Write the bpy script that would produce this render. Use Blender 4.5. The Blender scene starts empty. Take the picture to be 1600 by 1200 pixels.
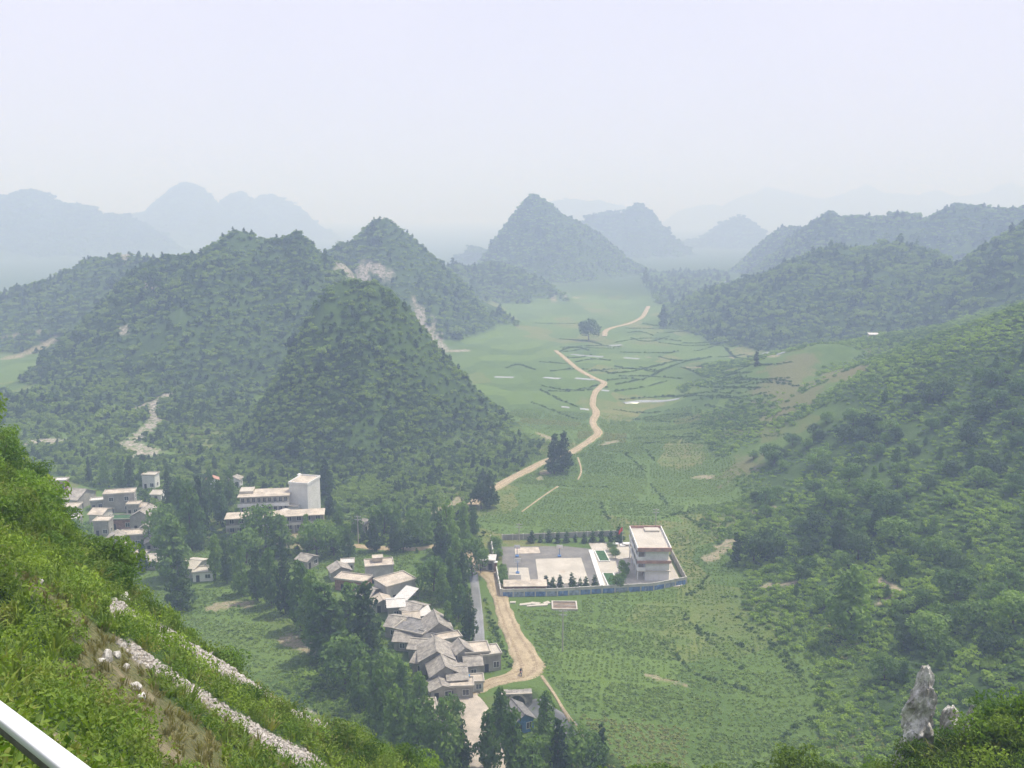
import bpy, bmesh, math, random
import numpy as np
from mathutils import Vector, Matrix

random.seed(7)
RNG = np.random.default_rng(11)
scene = bpy.context.scene
col = scene.collection

# ------------------------------------------------------------------ camera
CAM_Z = 100.0
PITCH = math.radians(10.5)
FPX = 1450.0                       # focal length in pixels of the 1600 px wide photograph
cam_data = bpy.data.cameras.new('camera')
cam_data.sensor_width = 36.0
cam_data.lens = 36.0 * FPX / 1600.0
cam_data.clip_start = 0.2
cam_data.clip_end = 20000.0
cam = bpy.data.objects.new('camera', cam_data)
cam.location = (0, 0, CAM_Z)
cam.rotation_euler = (math.pi / 2 - PITCH, 0, 0)
col.objects.link(cam)
scene.camera = cam

# ------------------------------------------------------------------ sky, sun, exposure
SUN_EL, SUN_AZ = math.radians(65), math.radians(66)      # azimuth from +Y (view direction) towards +X
world = bpy.data.worlds.new('World')
scene.world = world
world.use_nodes = True
wn, wl = world.node_tree.nodes, world.node_tree.links
wn.clear()
w_out = wn.new('ShaderNodeOutputWorld')
w_bg = wn.new('ShaderNodeBackground')
w_sky = wn.new('ShaderNodeTexSky')
w_sky.sky_type = 'NISHITA'
w_sky.sun_disc = False
w_sky.sun_elevation = SUN_EL
w_sky.sun_rotation = SUN_AZ
w_sky.altitude = 1200
w_sky.air_density = 1.0
w_sky.dust_density = 4.0
w_sky.ozone_density = 1.0
w_mix = wn.new('ShaderNodeMix')
w_mix.data_type = 'RGBA'
w_tc = wn.new('ShaderNodeTexCoord'); w_ns = wn.new('ShaderNodeTexNoise'); w_ns.inputs['Scale'].default_value = 2.2; w_ns.inputs['Detail'].default_value = 4
wl.new(w_tc.outputs['Generated'], w_ns.inputs['Vector'])
w_mr = wn.new('ShaderNodeMapRange'); w_mr.inputs[1].default_value = .3; w_mr.inputs[2].default_value = .7; w_mr.inputs[3].default_value = .87; w_mr.inputs[4].default_value = .97
wl.new(w_ns.outputs[0], w_mr.inputs[0]); wl.new(w_mr.outputs[0], w_mix.inputs[0])
w_mix.inputs[7].default_value = (7.6, 7.55, 9.5, 1)       # high thin overcast veil, before the strength of 0.12
wl.new(w_sky.outputs[0], w_mix.inputs[6])
wl.new(w_mix.outputs[2], w_bg.inputs[0])
w_bg.inputs[1].default_value = 0.12
wl.new(w_bg.outputs[0], w_out.inputs[0])

sun_data = bpy.data.lights.new('sun', 'SUN')
sun_data.energy = 4.9
sun_data.angle = math.radians(1.5)
sun_data.color = (1.0, 0.95, 0.86)
sun = bpy.data.objects.new('sun', sun_data)
sdir = Vector((math.sin(SUN_AZ) * math.cos(SUN_EL), math.cos(SUN_AZ) * math.cos(SUN_EL), math.sin(SUN_EL)))
sun.rotation_euler = sdir.to_track_quat('Z', 'Y').to_euler()
sun.location = sdir * 300
col.objects.link(sun)

scene.view_settings.view_transform = 'Standard'
scene.view_settings.look = 'None'
scene.view_settings.gamma = 1.0
scene.view_settings.exposure = 0.0
scene.view_settings.use_curve_mapping = False
scene.render.engine = 'CYCLES'
cy = scene.cycles
cy.use_denoising = True
cy.max_bounces = 5
cy.diffuse_bounces = 2
cy.glossy_bounces = 2
cy.transmission_bounces = 3
cy.volume_bounces = 1
cy.transparent_max_bounces = 6
cy.use_adaptive_sampling = True
cy.adaptive_threshold = 0.03

# ------------------------------------------------------------------ projection helpers
SP, CP = math.sin(PITCH), math.cos(PITCH)
def ray(px, py):
    """direction through a photograph pixel, scaled so that y = 1"""
    u, v = (px - 800.0) / FPX, (600.0 - py) / FPX
    y = CP + v * SP
    return u / y, 1.0, (v * CP - SP) / y
def at(px, py, D):
    a, _, c = ray(px, py)
    return np.array((a * D, D, CAM_Z + c * D))
def on_floor(px, py, z=0.0):
    a, _, c = ray(px, py)
    D = (z - CAM_Z) / c
    return np.array((a * D, D, z))

# ------------------------------------------------------------------ numpy noise
_perm = np.random.default_rng(5).permutation(512)
_val = np.random.default_rng(6).random(512) * 2 - 1
def vnoise(x, y):
    xi, yi = np.floor(x).astype(np.int64), np.floor(y).astype(np.int64)
    fx, fy = x - xi, y - yi
    fx = fx * fx * (3 - 2 * fx); fy = fy * fy * (3 - 2 * fy)
    def h(a, b): return _val[_perm[(a + _perm[b & 511]) & 511]]
    v00, v10, v01, v11 = h(xi, yi), h(xi + 1, yi), h(xi, yi + 1), h(xi + 1, yi + 1)
    return (v00 * (1 - fx) + v10 * fx) * (1 - fy) + (v01 * (1 - fx) + v11 * fx) * fy
def fbm(x, y, wl, octaves=3, gain=0.5):
    s, a = 0, 1.0
    for k in range(octaves):
        s = s + a * vnoise(x / wl + 37.1 * k, y / wl - 11.7 * k); a *= gain; wl *= 0.47
    return s
def smax(a, b, k):
    h = np.maximum(k - np.abs(a - b), 0) / k
    return np.maximum(a, b) + h * h * k * 0.25
def sstep(e0, e1, x):
    t = np.clip((x - e0) / (e1 - e0), 0, 1)
    return t * t * (3 - 2 * t)
def rbf_fit(P, c):
    P = np.asarray(P, float)
    d = np.hypot(P[:, None, 0] - P[None, :, 0], P[:, None, 1] - P[None, :, 1])
    A = np.sqrt(d * d + c * c)
    n = len(P)
    M = np.zeros((n + 1, n + 1)); M[:n, :n] = A; M[n, :n] = 1; M[:n, n] = 1
    w = np.linalg.solve(M, np.append(P[:, 2], 0))
    return P, w, c
def rbf_eval(fit, x, y):
    P, w, c = fit
    s = np.full(x.shape, w[-1])
    for (px, py, _), k in zip(P, w[:-1]):
        s = s + k * np.sqrt((x - px) ** 2 + (y - py) ** 2 + c * c)
    return s

# ------------------------------------------------------------------ terrain control points
FLOOR = [(900, 900), (1000, 925), (800, 1040), (870, 960), (900, 1100), (1000, 1080), (760, 790), (870, 700), (950, 610),
         (940, 520), (1000, 480), (740, 570), (420, 880), (170, 850), (600, 1000), (700, 1080), (320, 960), (760, 1190),
         (500, 1060), (800, 640), (1050, 700), (1050, 900), (1060, 800), (1100, 980), (1180, 1100), (950, 1190), (1080, 1190), (250, 740), (600, 790)]
base_pts = [tuple(on_floor(*p)) for p in FLOOR]
base_pts += [tuple(at(*p)) for p in [
    (1140, 640, 470), (1110, 720, 372), (1150, 780, 312), (1170, 900, 240), (1260, 1090, 176),
    (1290, 547, 482), (1250, 560, 480), (1330, 560, 470), (1390, 580, 440), (1450, 568, 405), (1520, 542, 385), (1600, 510, 368), (1700, 462, 350),
    (1600, 700, 268), (1600, 850, 214), (1600, 1000, 172), (1600, 1150, 146), (1400, 720, 305), (1350, 850, 240), (1400, 1000, 190),
    (1250, 650, 400), (1210, 600, 455), (1240, 760, 300), (1260, 900, 228), (1450, 620, 360)]]
base_pts += [(250, 300, 80), (330, 200, 60), (230, 110, 12), (400, 420, 90), (330, 560, 50), (1000, 300, 80), (-1000, 300, 20)]
base_pts += [tuple(on_floor(*p)) for p in [(1380, 549), (1250, 530), (1130, 560), (1150, 505)]]
base_pts += [(140, 1150, 8), (60, 1500, 0), (-300, 1500, -8), (-700, 1200, -12), (700, 1300, 20), (-500, 700, 0), (-380, 520, 4),
             (0, 2500, -10), (1500, 2500, 0), (-1500, 2500, -20), (0, 4800, 0), (3000, 4000, 0), (-3000, 4000, 0), (-250, 150, 0), (0, 120, 0), (0, -800, 0), (-800, -400, 0), (800, -400, 0)]
BASE = rbf_fit(base_pts, 18.0)

# hills: a crest line (px, py, distance), steepness, stretch in depth, rounding
HILLS = [
 dict(n='cone', crest=[(372, 735, 405), (400, 690, 412), (440, 628, 420), (470, 578, 425), (490, 520, 430), (505, 470, 432), (522, 440, 434), (540, 430, 435), (580, 429, 435), (600, 440, 435),
        (620, 470, 434), (650, 520, 432), (690, 562, 430), (740, 612, 425), (800, 660, 418), (852, 694, 405)], s=1.75, ay=0.50, c=3.0, amp=.75),
 dict(n='big_left', crest=[(-30, 660, 492), (43, 593, 526), (67, 567, 537), (117, 517, 560), (157, 487, 571), (200, 447, 582), (237, 407, 593), (300, 398, 599), (317, 397, 599), (337, 378, 604), (360, 367, 604), (393, 370, 604),
        (417, 377, 604), (447, 376, 610), (467, 371, 610), (477, 376, 613), (493, 388, 616), (512, 397, 618)], s=1.3, ay=0.52, c=4.0, amp=1.2),
 dict(n='big_left_spur', crest=[(330, 400, 572), (300, 470, 539), (270, 540, 506), (230, 610, 473)], s=.95, ay=1.0, c=6.0, amp=.8),
 dict(n='big_left_foot', crest=[(-40, 640, 450), (40, 622, 460), (110, 600, 475), (180, 598, 478), (250, 603, 472), (320, 618, 460), (390, 650, 440)], s=.42, ay=0.7, c=12.0, amp=.7),
 dict(n='twin_peak', crest=[(505, 398, 772), (533, 383, 778), (553, 375, 784), (573, 353, 784), (585, 342, 784), (600, 342, 784), (623, 354, 784), (643, 371, 784), (670, 394, 789), (693, 418, 806),
        (740, 460, 823), (790, 490, 834), (830, 510, 840)], s=1.25, ay=0.75, c=4.0, amp=.8),
 dict(n='saddle', crest=[(693, 420, 1026), (720, 418, 1060), (745, 417, 1083), (766, 410, 1117), (800, 412, 1094), (850, 440, 1071), (900, 470, 1060)], s=.9, ay=0.9, c=5.0, amp=.8),
 dict(n='pyramid', crest=[(758, 415, 1401), (766, 400, 1413), (780, 374, 1426), (800, 348, 1426), (820, 322, 1426), (829, 306, 1426), (838, 305, 1426), (850, 312, 1426), (866, 324, 1426), (885, 335, 1438), (903, 344, 1444), (930, 360, 1463),
        (960, 385, 1475), (1000, 412, 1488), (1030, 432, 1488)], s=1.35, ay=0.6, c=4.0, amp=.45),
 dict(n='knoll', crest=[(1215, 590, 462), (1235, 566, 470), (1258, 551, 478), (1280, 544, 482), (1302, 543, 482), (1330, 552, 478), (1365, 569, 468), (1395, 578, 455)], s=.52, ay=0.75, c=10.0, amp=.18),
 dict(n='shoulder', crest=[(1395, 578, 455), (1425, 572, 425), (1450, 566, 408), (1485, 556, 396), (1520, 541, 387), (1560, 526, 378), (1600, 508, 370), (1660, 480, 358), (1720, 450, 350)], s=.55, ay=0.8, c=9.0, amp=.25),
 dict(n='far_left_hill', crest=[(-80, 520, 713), (0, 482, 724), (30, 452, 736), (67, 441, 736), (100, 432, 741), (123, 418, 747), (143, 403, 747), (177, 394, 753), (207, 399, 758), (233, 404, 758), (290, 440, 764)], s=.85, ay=0.7, c=4.0, amp=.9),
 dict(n='right_near_ridge', crest=[(1700, 300, 650), (1600, 364, 679), (1566, 384, 689), (1533, 401, 699), (1496, 425, 709), (1455, 465, 709), (1410, 515, 704)], s=.75, ay=0.85, c=6.0, amp=.8),
 dict(n='right_mid_hill', crest=[(1120, 455, 861), (1166, 437, 833), (1216, 424, 807), (1253, 411, 788), (1283, 394, 780), (1333, 391, 770), (1386, 381, 770), (1426, 388, 770), (1466, 404, 762), (1520, 420, 762)], s=.62, ay=0.6, c=8.0, amp=.8),
 dict(n='right_fold', crest=[(1270, 478, 700), (1305, 448, 705), (1345, 428, 708), (1385, 424, 706), (1425, 445, 700), (1460, 475, 690)], s=.72, ay=0.8, c=6.0, amp=.9),
 dict(n='right_low_fold', crest=[(1140, 492, 790), (1175, 468, 800), (1205, 458, 805), (1240, 466, 800), (1275, 490, 790)], s=.75, ay=0.8, c=6.0, amp=.9),
 dict(n='right_back_ridge', crest=[(1180, 425, 1239), (1230, 390, 1228), (1266, 362, 1207), (1280, 344, 1197), (1296, 333, 1186), (1320, 338, 1186), (1353, 338, 1176), (1386, 338, 1165), (1410, 334, 1155), (1453, 338, 1144), (1473, 326, 1134), (1500, 320, 1134),
        (1533, 322, 1123), (1560, 328, 1113), (1600, 323, 1102), (1700, 310, 1092)], s=.9, ay=0.8, c=4.0, amp=.8),
 dict(n='right_far_knob', crest=[(1190, 395, 1458), (1200, 378, 1458), (1213, 361, 1458), (1226, 350, 1458), (1243, 349, 1458), (1266, 357, 1458), (1300, 380, 1458)], s=1.0, ay=0.8, c=4.0, amp=.8),
 dict(n='small_gap_hill', crest=[(690, 425, 1960), (700, 416, 1960), (718, 397, 1960), (737, 385, 1960), (752, 390, 1960), (768, 402, 1960), (800, 420, 1960)], s=1.0, ay=0.9, c=5.0, amp=.8),
 dict(n='right_of_pyramid', crest=[(880, 380, 2285), (905, 347, 2285), (925, 333, 2285), (942, 331, 2285), (955, 326, 2285), (972, 334, 2285), (985, 325, 2285), (997, 318, 2285), (1012, 328, 2285), (1040, 355, 2285), (1070, 380, 2285), (1110, 410, 2285)], s=1.2, ay=0.8, c=5.0, amp=.8),
 dict(n='round_knob', crest=[(1050, 390, 2858), (1066, 375, 2858), (1090, 371, 2858), (1109, 362, 2858), (1130, 348, 2858), (1159, 338, 2858), (1170, 341, 2858), (1181, 354, 2858), (1199, 370, 2858), (1230, 395, 2858)], s=1.0, ay=0.8, c=6.0, amp=.8),
 dict(n='left_front_range', crest=[(-120, 320, 2611), (0, 303, 2611), (20, 300, 2611), (35, 294, 2611), (52, 293, 2611), (68, 302, 2611), (85, 319, 2611), (110, 318, 2611), (128, 320, 2611), (155, 333, 2679), (200, 337, 2679), (240, 360, 2679), (290, 390, 2679)], s=1.0, ay=0.6, c=5.0, amp=1.0),
 dict(n='left_back_range', crest=[(180, 345, 3463), (215, 331, 3463), (240, 329, 3463), (252, 315, 3463), (265, 296, 3463), (280, 284, 3463), (293, 281, 3463), (304, 286, 3463), (320, 305, 3510), (336, 324, 3510), (350, 312, 3618),
        (362, 301, 3618), (375, 297, 3618), (387, 305, 3618), (397, 317, 3694), (408, 307, 3771), (422, 303, 3771), (440, 306, 3771), (460, 318, 3771), (490, 346, 3848), (520, 362, 3848), (560, 385, 3848), (620, 410, 3848)], s=1.1, ay=0.6, c=5.0, amp=1.0),
 dict(n='pale_slope', crest=[(740, 400, 4940), (770, 375, 4940), (800, 345, 4940), (830, 325, 4940), (870, 315, 4940), (900, 310, 5130), (940, 312, 5130), (1000, 330, 5130)], s=.9, ay=0.6, c=5.0, amp=1.0),
 dict(n='pale_range', crest=[(1040, 345, 6000), (1065, 326, 6000), (1090, 318, 6000), (1130, 322, 6000), (1170, 300, 6000), (1200, 292, 6000), (1240, 300, 6000), (1290, 312, 6000), (1330, 296, 6000), (1352, 289, 6000), (1380, 299, 6000),
        (1430, 304, 6000), (1460, 297, 6000), (1500, 305, 6000), (1540, 302, 6000), (1562, 288, 6000), (1580, 286, 6000), (1600, 296, 6000), (1680, 310, 6000)], s=.9, ay=0.6, c=5.0, amp=1.0),
]

# the mountain the photograph was taken from: its visible edge and points on its near face
CREST = [(-300, 330, 66), (-100, 560, 63), (0, 655, 60), (60, 760, 56), (130, 840, 52), (200, 895, 50), (300, 968, 49), (400, 1030, 50), (500, 1092, 52), (600, 1150, 56), (700, 1218, 60), (800, 1262, 62),
         (900, 1245, 60), (1000, 1212, 57), (1100, 1205, 55), (1200, 1200, 53), (1260, 1188, 51), (1330, 1205, 48), (1400, 1180, 44), (1480, 1132, 42), (1560, 1105, 41), (1650, 1090, 40), (1800, 1070, 38)]
crest3 = np.array([at(*p) for p in CREST])
near_pts = [tuple(p) for p in crest3]
near_pts += [tuple(at(*p)) for p in [(0, 1195, 14), (200, 1195, 20), (450, 1195, 34), (0, 900, 30), (0, 1030, 21), (250, 1060, 32), (-250, 1000, 22), (130, 960, 35), (380, 1110, 38)]]
near_pts += [(-2.2, 3.6, 96.7), (0, 0, 96.6), (3, 8, 88), (5, 28, 72), (20, 25, 72), (0, 45, 62), (12, 40, 63), (0, -25, 104), (-45, -10, 122), (45, -10, 96), (-70, 30, 118), (60, 20, 72)]
NEAR = rbf_fit(near_pts, 1.5)
_o = np.argsort(crest3[:, 0])
CRX, CRY = crest3[_o, 0], crest3[_o, 1]

def seg_dist(x, y, pts):
    d = np.full(x.shape, 1e9)
    for (ax, ay), (bx, by) in zip(pts[:-1], pts[1:]):
        vx, vy = bx - ax, by - ay; L2 = vx * vx + vy * vy + 1e-9
        t = np.clip(((x - ax) * vx + (y - ay) * vy) / L2, 0, 1)
        np.minimum(d, np.hypot(x - ax - t * vx, y - ay - t * vy), out=d)
    return d
GULLY = [tuple(on_floor(*p)[:2]) for p in [(808, 1076), (815, 1096), (845, 1112), (880, 1138), (905, 1162), (935, 1197), (970, 1240)]]
def hill_height(h, x, y):
    P = np.array([at(*p) for p in h['crest']])
    seg = np.hypot(*(np.diff(P[:, :2], axis=0)).T)
    step = max(2.5, seg.sum() / 110)
    Q = []
    for a, b, L in zip(P[:-1], P[1:], seg):
        n = max(1, int(L / step))
        for k in range(n): Q.append(a + (b - a) * k / n)
    Q.append(P[-1]); Q = np.array(Q)
    reach = (Q[:, 2].max() + 25) / h['s'] / min(1, h['ay']) + 20
    out = np.full(x.shape, -60.0)
    m = (x > Q[:, 0].min() - reach) & (x < Q[:, 0].max() + reach) & (y > Q[:, 1].min() - reach) & (y < Q[:, 1].max() + reach)
    if not m.any(): return out
    xm, ym = x[m], y[m]
    best = np.full(xm.shape, -60.0)
    c, s, ay = h['c'], h['s'], h['ay']
    for qx, qy, qz in Q:
        d = np.sqrt((xm - qx) ** 2 + ((ym - qy) * ay) ** 2 + c * c) - c
        np.maximum(best, qz - s * d, out=best)
    out[m] = best
    return out

def terrain(x, y):
    """height and id (0 valley, 1.. hills, -1 near mountain) at world x, y"""
    D = np.hypot(x, y)
    base = rbf_eval(BASE, x, y)
    z = base + 0.35 * fbm(x, y, 45, 3) * sstep(60, 200, D)
    pad = sstep(-14, -9, x) * sstep(56, 50, x) * sstep(222, 228, y) * sstep(282, 277, y)
    z = z * (1 - pad)
    # farmed slopes on the right: uneven ground
    sd = np.full(x.shape, 99.0); nb = (x > -15) & (x < 40) & (y > 140) & (y < 195)
    sd[nb] = seg_dist(x[nb], y[nb], GULLY)
    z = z - 3.1 * np.exp(-(sd / 3.4) ** 4) * sstep(183.5, 181.5, y)
    ids = np.zeros(x.shape, int)
    right = sstep(4, 14, base) * sstep(1200, 900, D) * (1 - pad)
    z = z + right * (2.2 * fbm(x + 90, y, 38, 3))
    ids[(base > 5.5) & (D < 900) & (x > 0)] = 99
    for i, h in enumerate(HILLS):
        hz = hill_height(h, x, y)
        wl = 34 if D[hz > -50].mean() < 1400 else 70
        n = fbm(x + 13 * i, y, wl, 4, .55)
        up = sstep(-5, 25, hz)
        rg = np.abs(vnoise((x + .35 * y) / (wl * .9) + 7 * i, y / (wl * 1.6)))
        top = hz + h['amp'] * up * ((n * 3.2 + 3.6 * (.35 - rg)) * (1.0 if wl < 50 else 1.8) - .6)
        nz = smax(z, top, 9.0)
        ids[(top > z) & (top > 3)] = i + 1
        z = nz
    yc = np.interp(x, CRX, CRY)
    nm = (y < 190) & (D < 260)
    n = np.full(x.shape, -80.0)
    if nm.any():
        xx, yy = x[nm], y[nm]
        over = yy - yc[nm]
        sp = np.where(over > -6, 0.5 * (over + np.sqrt(over * over + 9.0)), 0.0)
        nn = rbf_eval(NEAR, xx, yy) - 1.35 * np.maximum(sp - .2, 0)
        nn = nn + sstep(6, 25, np.hypot(xx, yy)) * (0.55 * fbm(xx, yy, 9, 3))
        n[nm] = nn
    ids[n > z] = -1
    z = np.where(n > -79, smax(z, n, 5.0), z)
    return z, ids

# ------------------------------------------------------------------ polar terrain grid round the viewpoint
RINGS = np.concatenate([np.geomspace(1.2, 100, 165, endpoint=False), np.geomspace(100, 820, 340, endpoint=False), np.geomspace(820, 9000, 170)])
AZ_IN = np.radians(np.linspace(-40, 40, 640))
AZ = np.concatenate([np.radians(np.linspace(-180, -40, 46)[:-1]), AZ_IN, np.radians(np.linspace(40, 180, 46)[1:])])
GA, GR = np.meshgrid(AZ, RINGS)
GX, GY = GR * np.sin(GA), GR * np.cos(GA)
GZ, GI = terrain(GX.ravel(), GY.ravel())
GZ = GZ.reshape(GX.shape); GI = GI.reshape(GX.shape)

def ground(x, y):
    """terrain height by interpolation in the grid (scalar or array)"""
    x, y = np.asarray(x, float), np.asarray(y, float)
    r = np.clip(np.hypot(x, y), RINGS[0], RINGS[-1] * .999); a = np.arctan2(x, y)
    i = np.clip(np.searchsorted(RINGS, r) - 1, 0, len(RINGS) - 2)
    j = np.clip(np.searchsorted(AZ, a) - 1, 0, len(AZ) - 2)
    t = (r - RINGS[i]) / (RINGS[i + 1] - RINGS[i]); s = (a - AZ[j]) / (AZ[j + 1] - AZ[j])
    return (GZ[i, j] * (1 - t) + GZ[i + 1, j] * t) * (1 - s) + (GZ[i, j + 1] * (1 - t) + GZ[i + 1, j + 1] * t) * s
def ground_id(x, y):
    r = np.clip(np.hypot(x, y), RINGS[0], RINGS[-1] * .999); a = np.arctan2(x, y)
    i = np.clip(np.searchsorted(RINGS, r), 0, len(RINGS) - 1)
    j = np.clip(np.searchsorted(AZ, a), 0, len(AZ) - 1)
    return GI[i, j]
def pick(px, py, rmin=120.0):
    """the point of the terrain seen at a photograph pixel, beyond rmin"""
    a, _, c = ray(px, py)
    az = math.atan2(a, 1.0); sl = c / math.hypot(a, 1.0)
    j = int(np.clip(np.searchsorted(AZ, az) - 1, 0, len(AZ) - 2)); s = (az - AZ[j]) / (AZ[j + 1] - AZ[j])
    zc = GZ[:, j] * (1 - s) + GZ[:, j + 1] * s
    d = CAM_Z + sl * RINGS - zc
    ok = np.where((d <= 0) & (RINGS > rmin))[0]
    if len(ok) == 0 or ok[0] == 0:
        return on_floor(px, max(py, 420))
    k = ok[0]
    if d[k - 1] <= 0: r = RINGS[k]
    else: r = RINGS[k - 1] + (RINGS[k] - RINGS[k - 1]) * d[k - 1] / (d[k - 1] - d[k])
    x, y = r * math.sin(az), r * math.cos(az)
    return np.array((x, y, float(ground(x, y))))

# ------------------------------------------------------------------ tagging helpers
def tag(o, label=None, cat=None, group=None, kind=None):
    if label: o['label'] = label
    if cat: o['category'] = cat
    if group: o['group'] = group
    if kind: o['kind'] = kind
    return o
def link(o, parent=None):
    col.objects.link(o)
    if parent is not None: o.parent = parent
    return o
def empty(name, loc=(0, 0, 0), rz=0.0):
    o = bpy.data.objects.new(name, None)
    o.location = tuple(float(v) for v in loc); o.rotation_euler = (0, 0, rz); o.empty_display_size = .5
    return link(o)
def np_mesh(name, V, F, mat=None, smooth=False):
    """mesh from numpy arrays; F is (n, k)"""
    V = np.ascontiguousarray(V, np.float32); F = np.ascontiguousarray(F, np.int32)
    me = bpy.data.meshes.new(name)
    n, k = F.shape
    me.vertices.add(len(V)); me.vertices.foreach_set('co', V.ravel())
    me.loops.add(n * k); me.loops.foreach_set('vertex_index', F.ravel())
    me.polygons.add(n)
    me.polygons.foreach_set('loop_start', np.arange(n, dtype=np.int32) * k)
    try: me.polygons.foreach_set('loop_total', np.full(n, k, np.int32))
    except Exception: pass
    me.update(calc_edges=True)
    me.polygons.foreach_set('use_smooth', np.full(n, smooth, bool))
    if mat: me.materials.append(mat)
    return me
# ------------------------------------------------------------------ materials
def nt(name):
    m = bpy.data.materials.new(name); m.use_nodes = True
    t = m.node_tree; t.nodes.clear()
    return m, t.nodes, t.links
def rgb(c): return (c[0], c[1], c[2], 1.0)
def mixc(N, L, fac, a, b, mode='MIX'):
    n = N.new('ShaderNodeMix'); n.data_type = 'RGBA'; n.blend_type = mode
    for k, v in ((0, fac), (6, a), (7, b)):
        if isinstance(v, (int, float)): n.inputs[k].default_value = v
        elif isinstance(v, tuple): n.inputs[k].default_value = rgb(v)
        else: L.new(v, n.inputs[k])
    return n.outputs[2]
def noise(N, L, vec, scale, detail=3.0, rough=.6):
    n = N.new('ShaderNodeTexNoise'); n.inputs['Scale'].default_value = scale
    n.inputs['Detail'].default_value = detail; n.inputs['Roughness'].default_value = rough
    if vec is not None: L.new(vec, n.inputs['Vector'])
    return n.outputs[0]
def ramp(N, L, x, lo, hi):
    n = N.new('ShaderNodeMapRange'); n.inputs[1].default_value = lo; n.inputs[2].default_value = hi
    n.interpolation_type = 'SMOOTHSTEP'
    L.new(x, n.inputs[0]); return n.outputs[0]
def finish(N, L, color, rough=.85, spec=.2, bump=None, bump_d=.1, translucent=None):
    o = N.new('ShaderNodeOutputMaterial'); b = N.new('ShaderNodeBsdfPrincipled')
    b.inputs['Roughness'].default_value = rough
    b.inputs['Specular IOR Level'].default_value = spec
    if isinstance(color, tuple): b.inputs['Base Color'].default_value = rgb(color)
    else: L.new(color, b.inputs['Base Color'])
    if bump is not None:
        bn = N.new('ShaderNodeBump'); bn.inputs['Distance'].default_value = bump_d; bn.inputs['Strength'].default_value = 1.0
        L.new(bump, bn.inputs['Height']); L.new(bn.outputs[0], b.inputs['Normal'])
    if translucent is not None:
        t = N.new('ShaderNodeBsdfTranslucent')
        L.new(translucent, t.inputs[0]) if not isinstance(translucent, tuple) else setattr(t.inputs[0], 'default_value', rgb(translucent))
        a = N.new('ShaderNodeMixShader'); a.inputs[0].default_value = .35
        L.new(b.outputs[0], a.inputs[1]); L.new(t.outputs[0], a.inputs[2]); L.new(a.outputs[0], o.inputs[0])
    else: L.new(b.outputs[0], o.inputs[0])
def pos(N):
    return N.new('ShaderNodeNewGeometry').outputs['Position']
def attr(N, name):
    n = N.new('ShaderNodeAttribute'); n.attribute_name = name; return n.outputs['Fac']

def plain(name, c, var=.18, scale=.8, rough=.85, spec=.2, bump=.0, stain=None, stain_amt=.5):
    """weathered paint, plaster, concrete: colour with blotches and streaks"""
    m, N, L = nt(name)
    tc = N.new('ShaderNodeTexCoord').outputs['Object']
    g = N.new('ShaderNodeNewGeometry').outputs['Position']
    n1 = noise(N, L, g, scale, 5, .65)
    dark = tuple(v * (1 - 1.6 * var) for v in c); light = tuple(min(1, v * (1 + var)) for v in c)
    cc = mixc(N, L, ramp(N, L, n1, .3, .7), dark, light)
    if stain:
        mp = N.new('ShaderNodeMapping'); mp.inputs['Scale'].default_value = (1, 1, .18); L.new(g, mp.inputs[0])
        n2 = noise(N, L, mp.outputs[0], scale * 1.7, 4, .7)
        f = N.new('ShaderNodeMath'); f.operation = 'MULTIPLY'; f.inputs[1].default_value = stain_amt
        L.new(ramp(N, L, n2, .48, .72), f.inputs[0])
        cc = mixc(N, L, f.outputs[0], cc, stain)
    finish(N, L, cc, rough, spec, n1 if bump else None, bump)
    return m

def leaf_mat(name, dark, light, dry=None, dry_amt=0.0, wscale=.03, rough=.6, spread=.7):
    """foliage: varies from leaf to leaf, plant to plant and across the hillside"""
    m, N, L = nt(name)
    oi = N.new('ShaderNodeObjectInfo').outputs['Random']
    g = pos(N)
    n1 = noise(N, L, g, wscale, 3)
    n2 = noise(N, L, g, wscale * 14, 2)
    a0 = N.new('ShaderNodeMath'); a0.operation = 'MULTIPLY_ADD'; L.new(n1, a0.inputs[0]); a0.inputs[1].default_value = 2.0; a0.inputs[2].default_value = -.5
    a = N.new('ShaderNodeMath'); a.operation = 'ADD'; L.new(a0.outputs[0], a.inputs[0]); L.new(n2, a.inputs[1])
    b = N.new('ShaderNodeMath'); b.operation = 'MULTIPLY_ADD'; L.new(oi, b.inputs[0]); b.inputs[1].default_value = spread; L.new(a.outputs[0], b.inputs[2])
    cc = mixc(N, L, ramp(N, L, b.outputs[0], .85, 1.95), dark, light)
    if dry:
        n3 = noise(N, L, g, wscale * 3.1, 3)
        f = N.new('ShaderNodeMath'); f.operation = 'MULTIPLY'; f.inputs[1].default_value = dry_amt
        L.new(ramp(N, L, n3, .5, .68), f.inputs[0])
        cc = mixc(N, L, f.outputs[0], cc, dry)
    tl = mixc(N, L, 1.0, cc, (1.5, 1.7, .6), 'MULTIPLY')
    finish(N, L, cc, rough, .25, translucent=tl)
    return m

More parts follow.
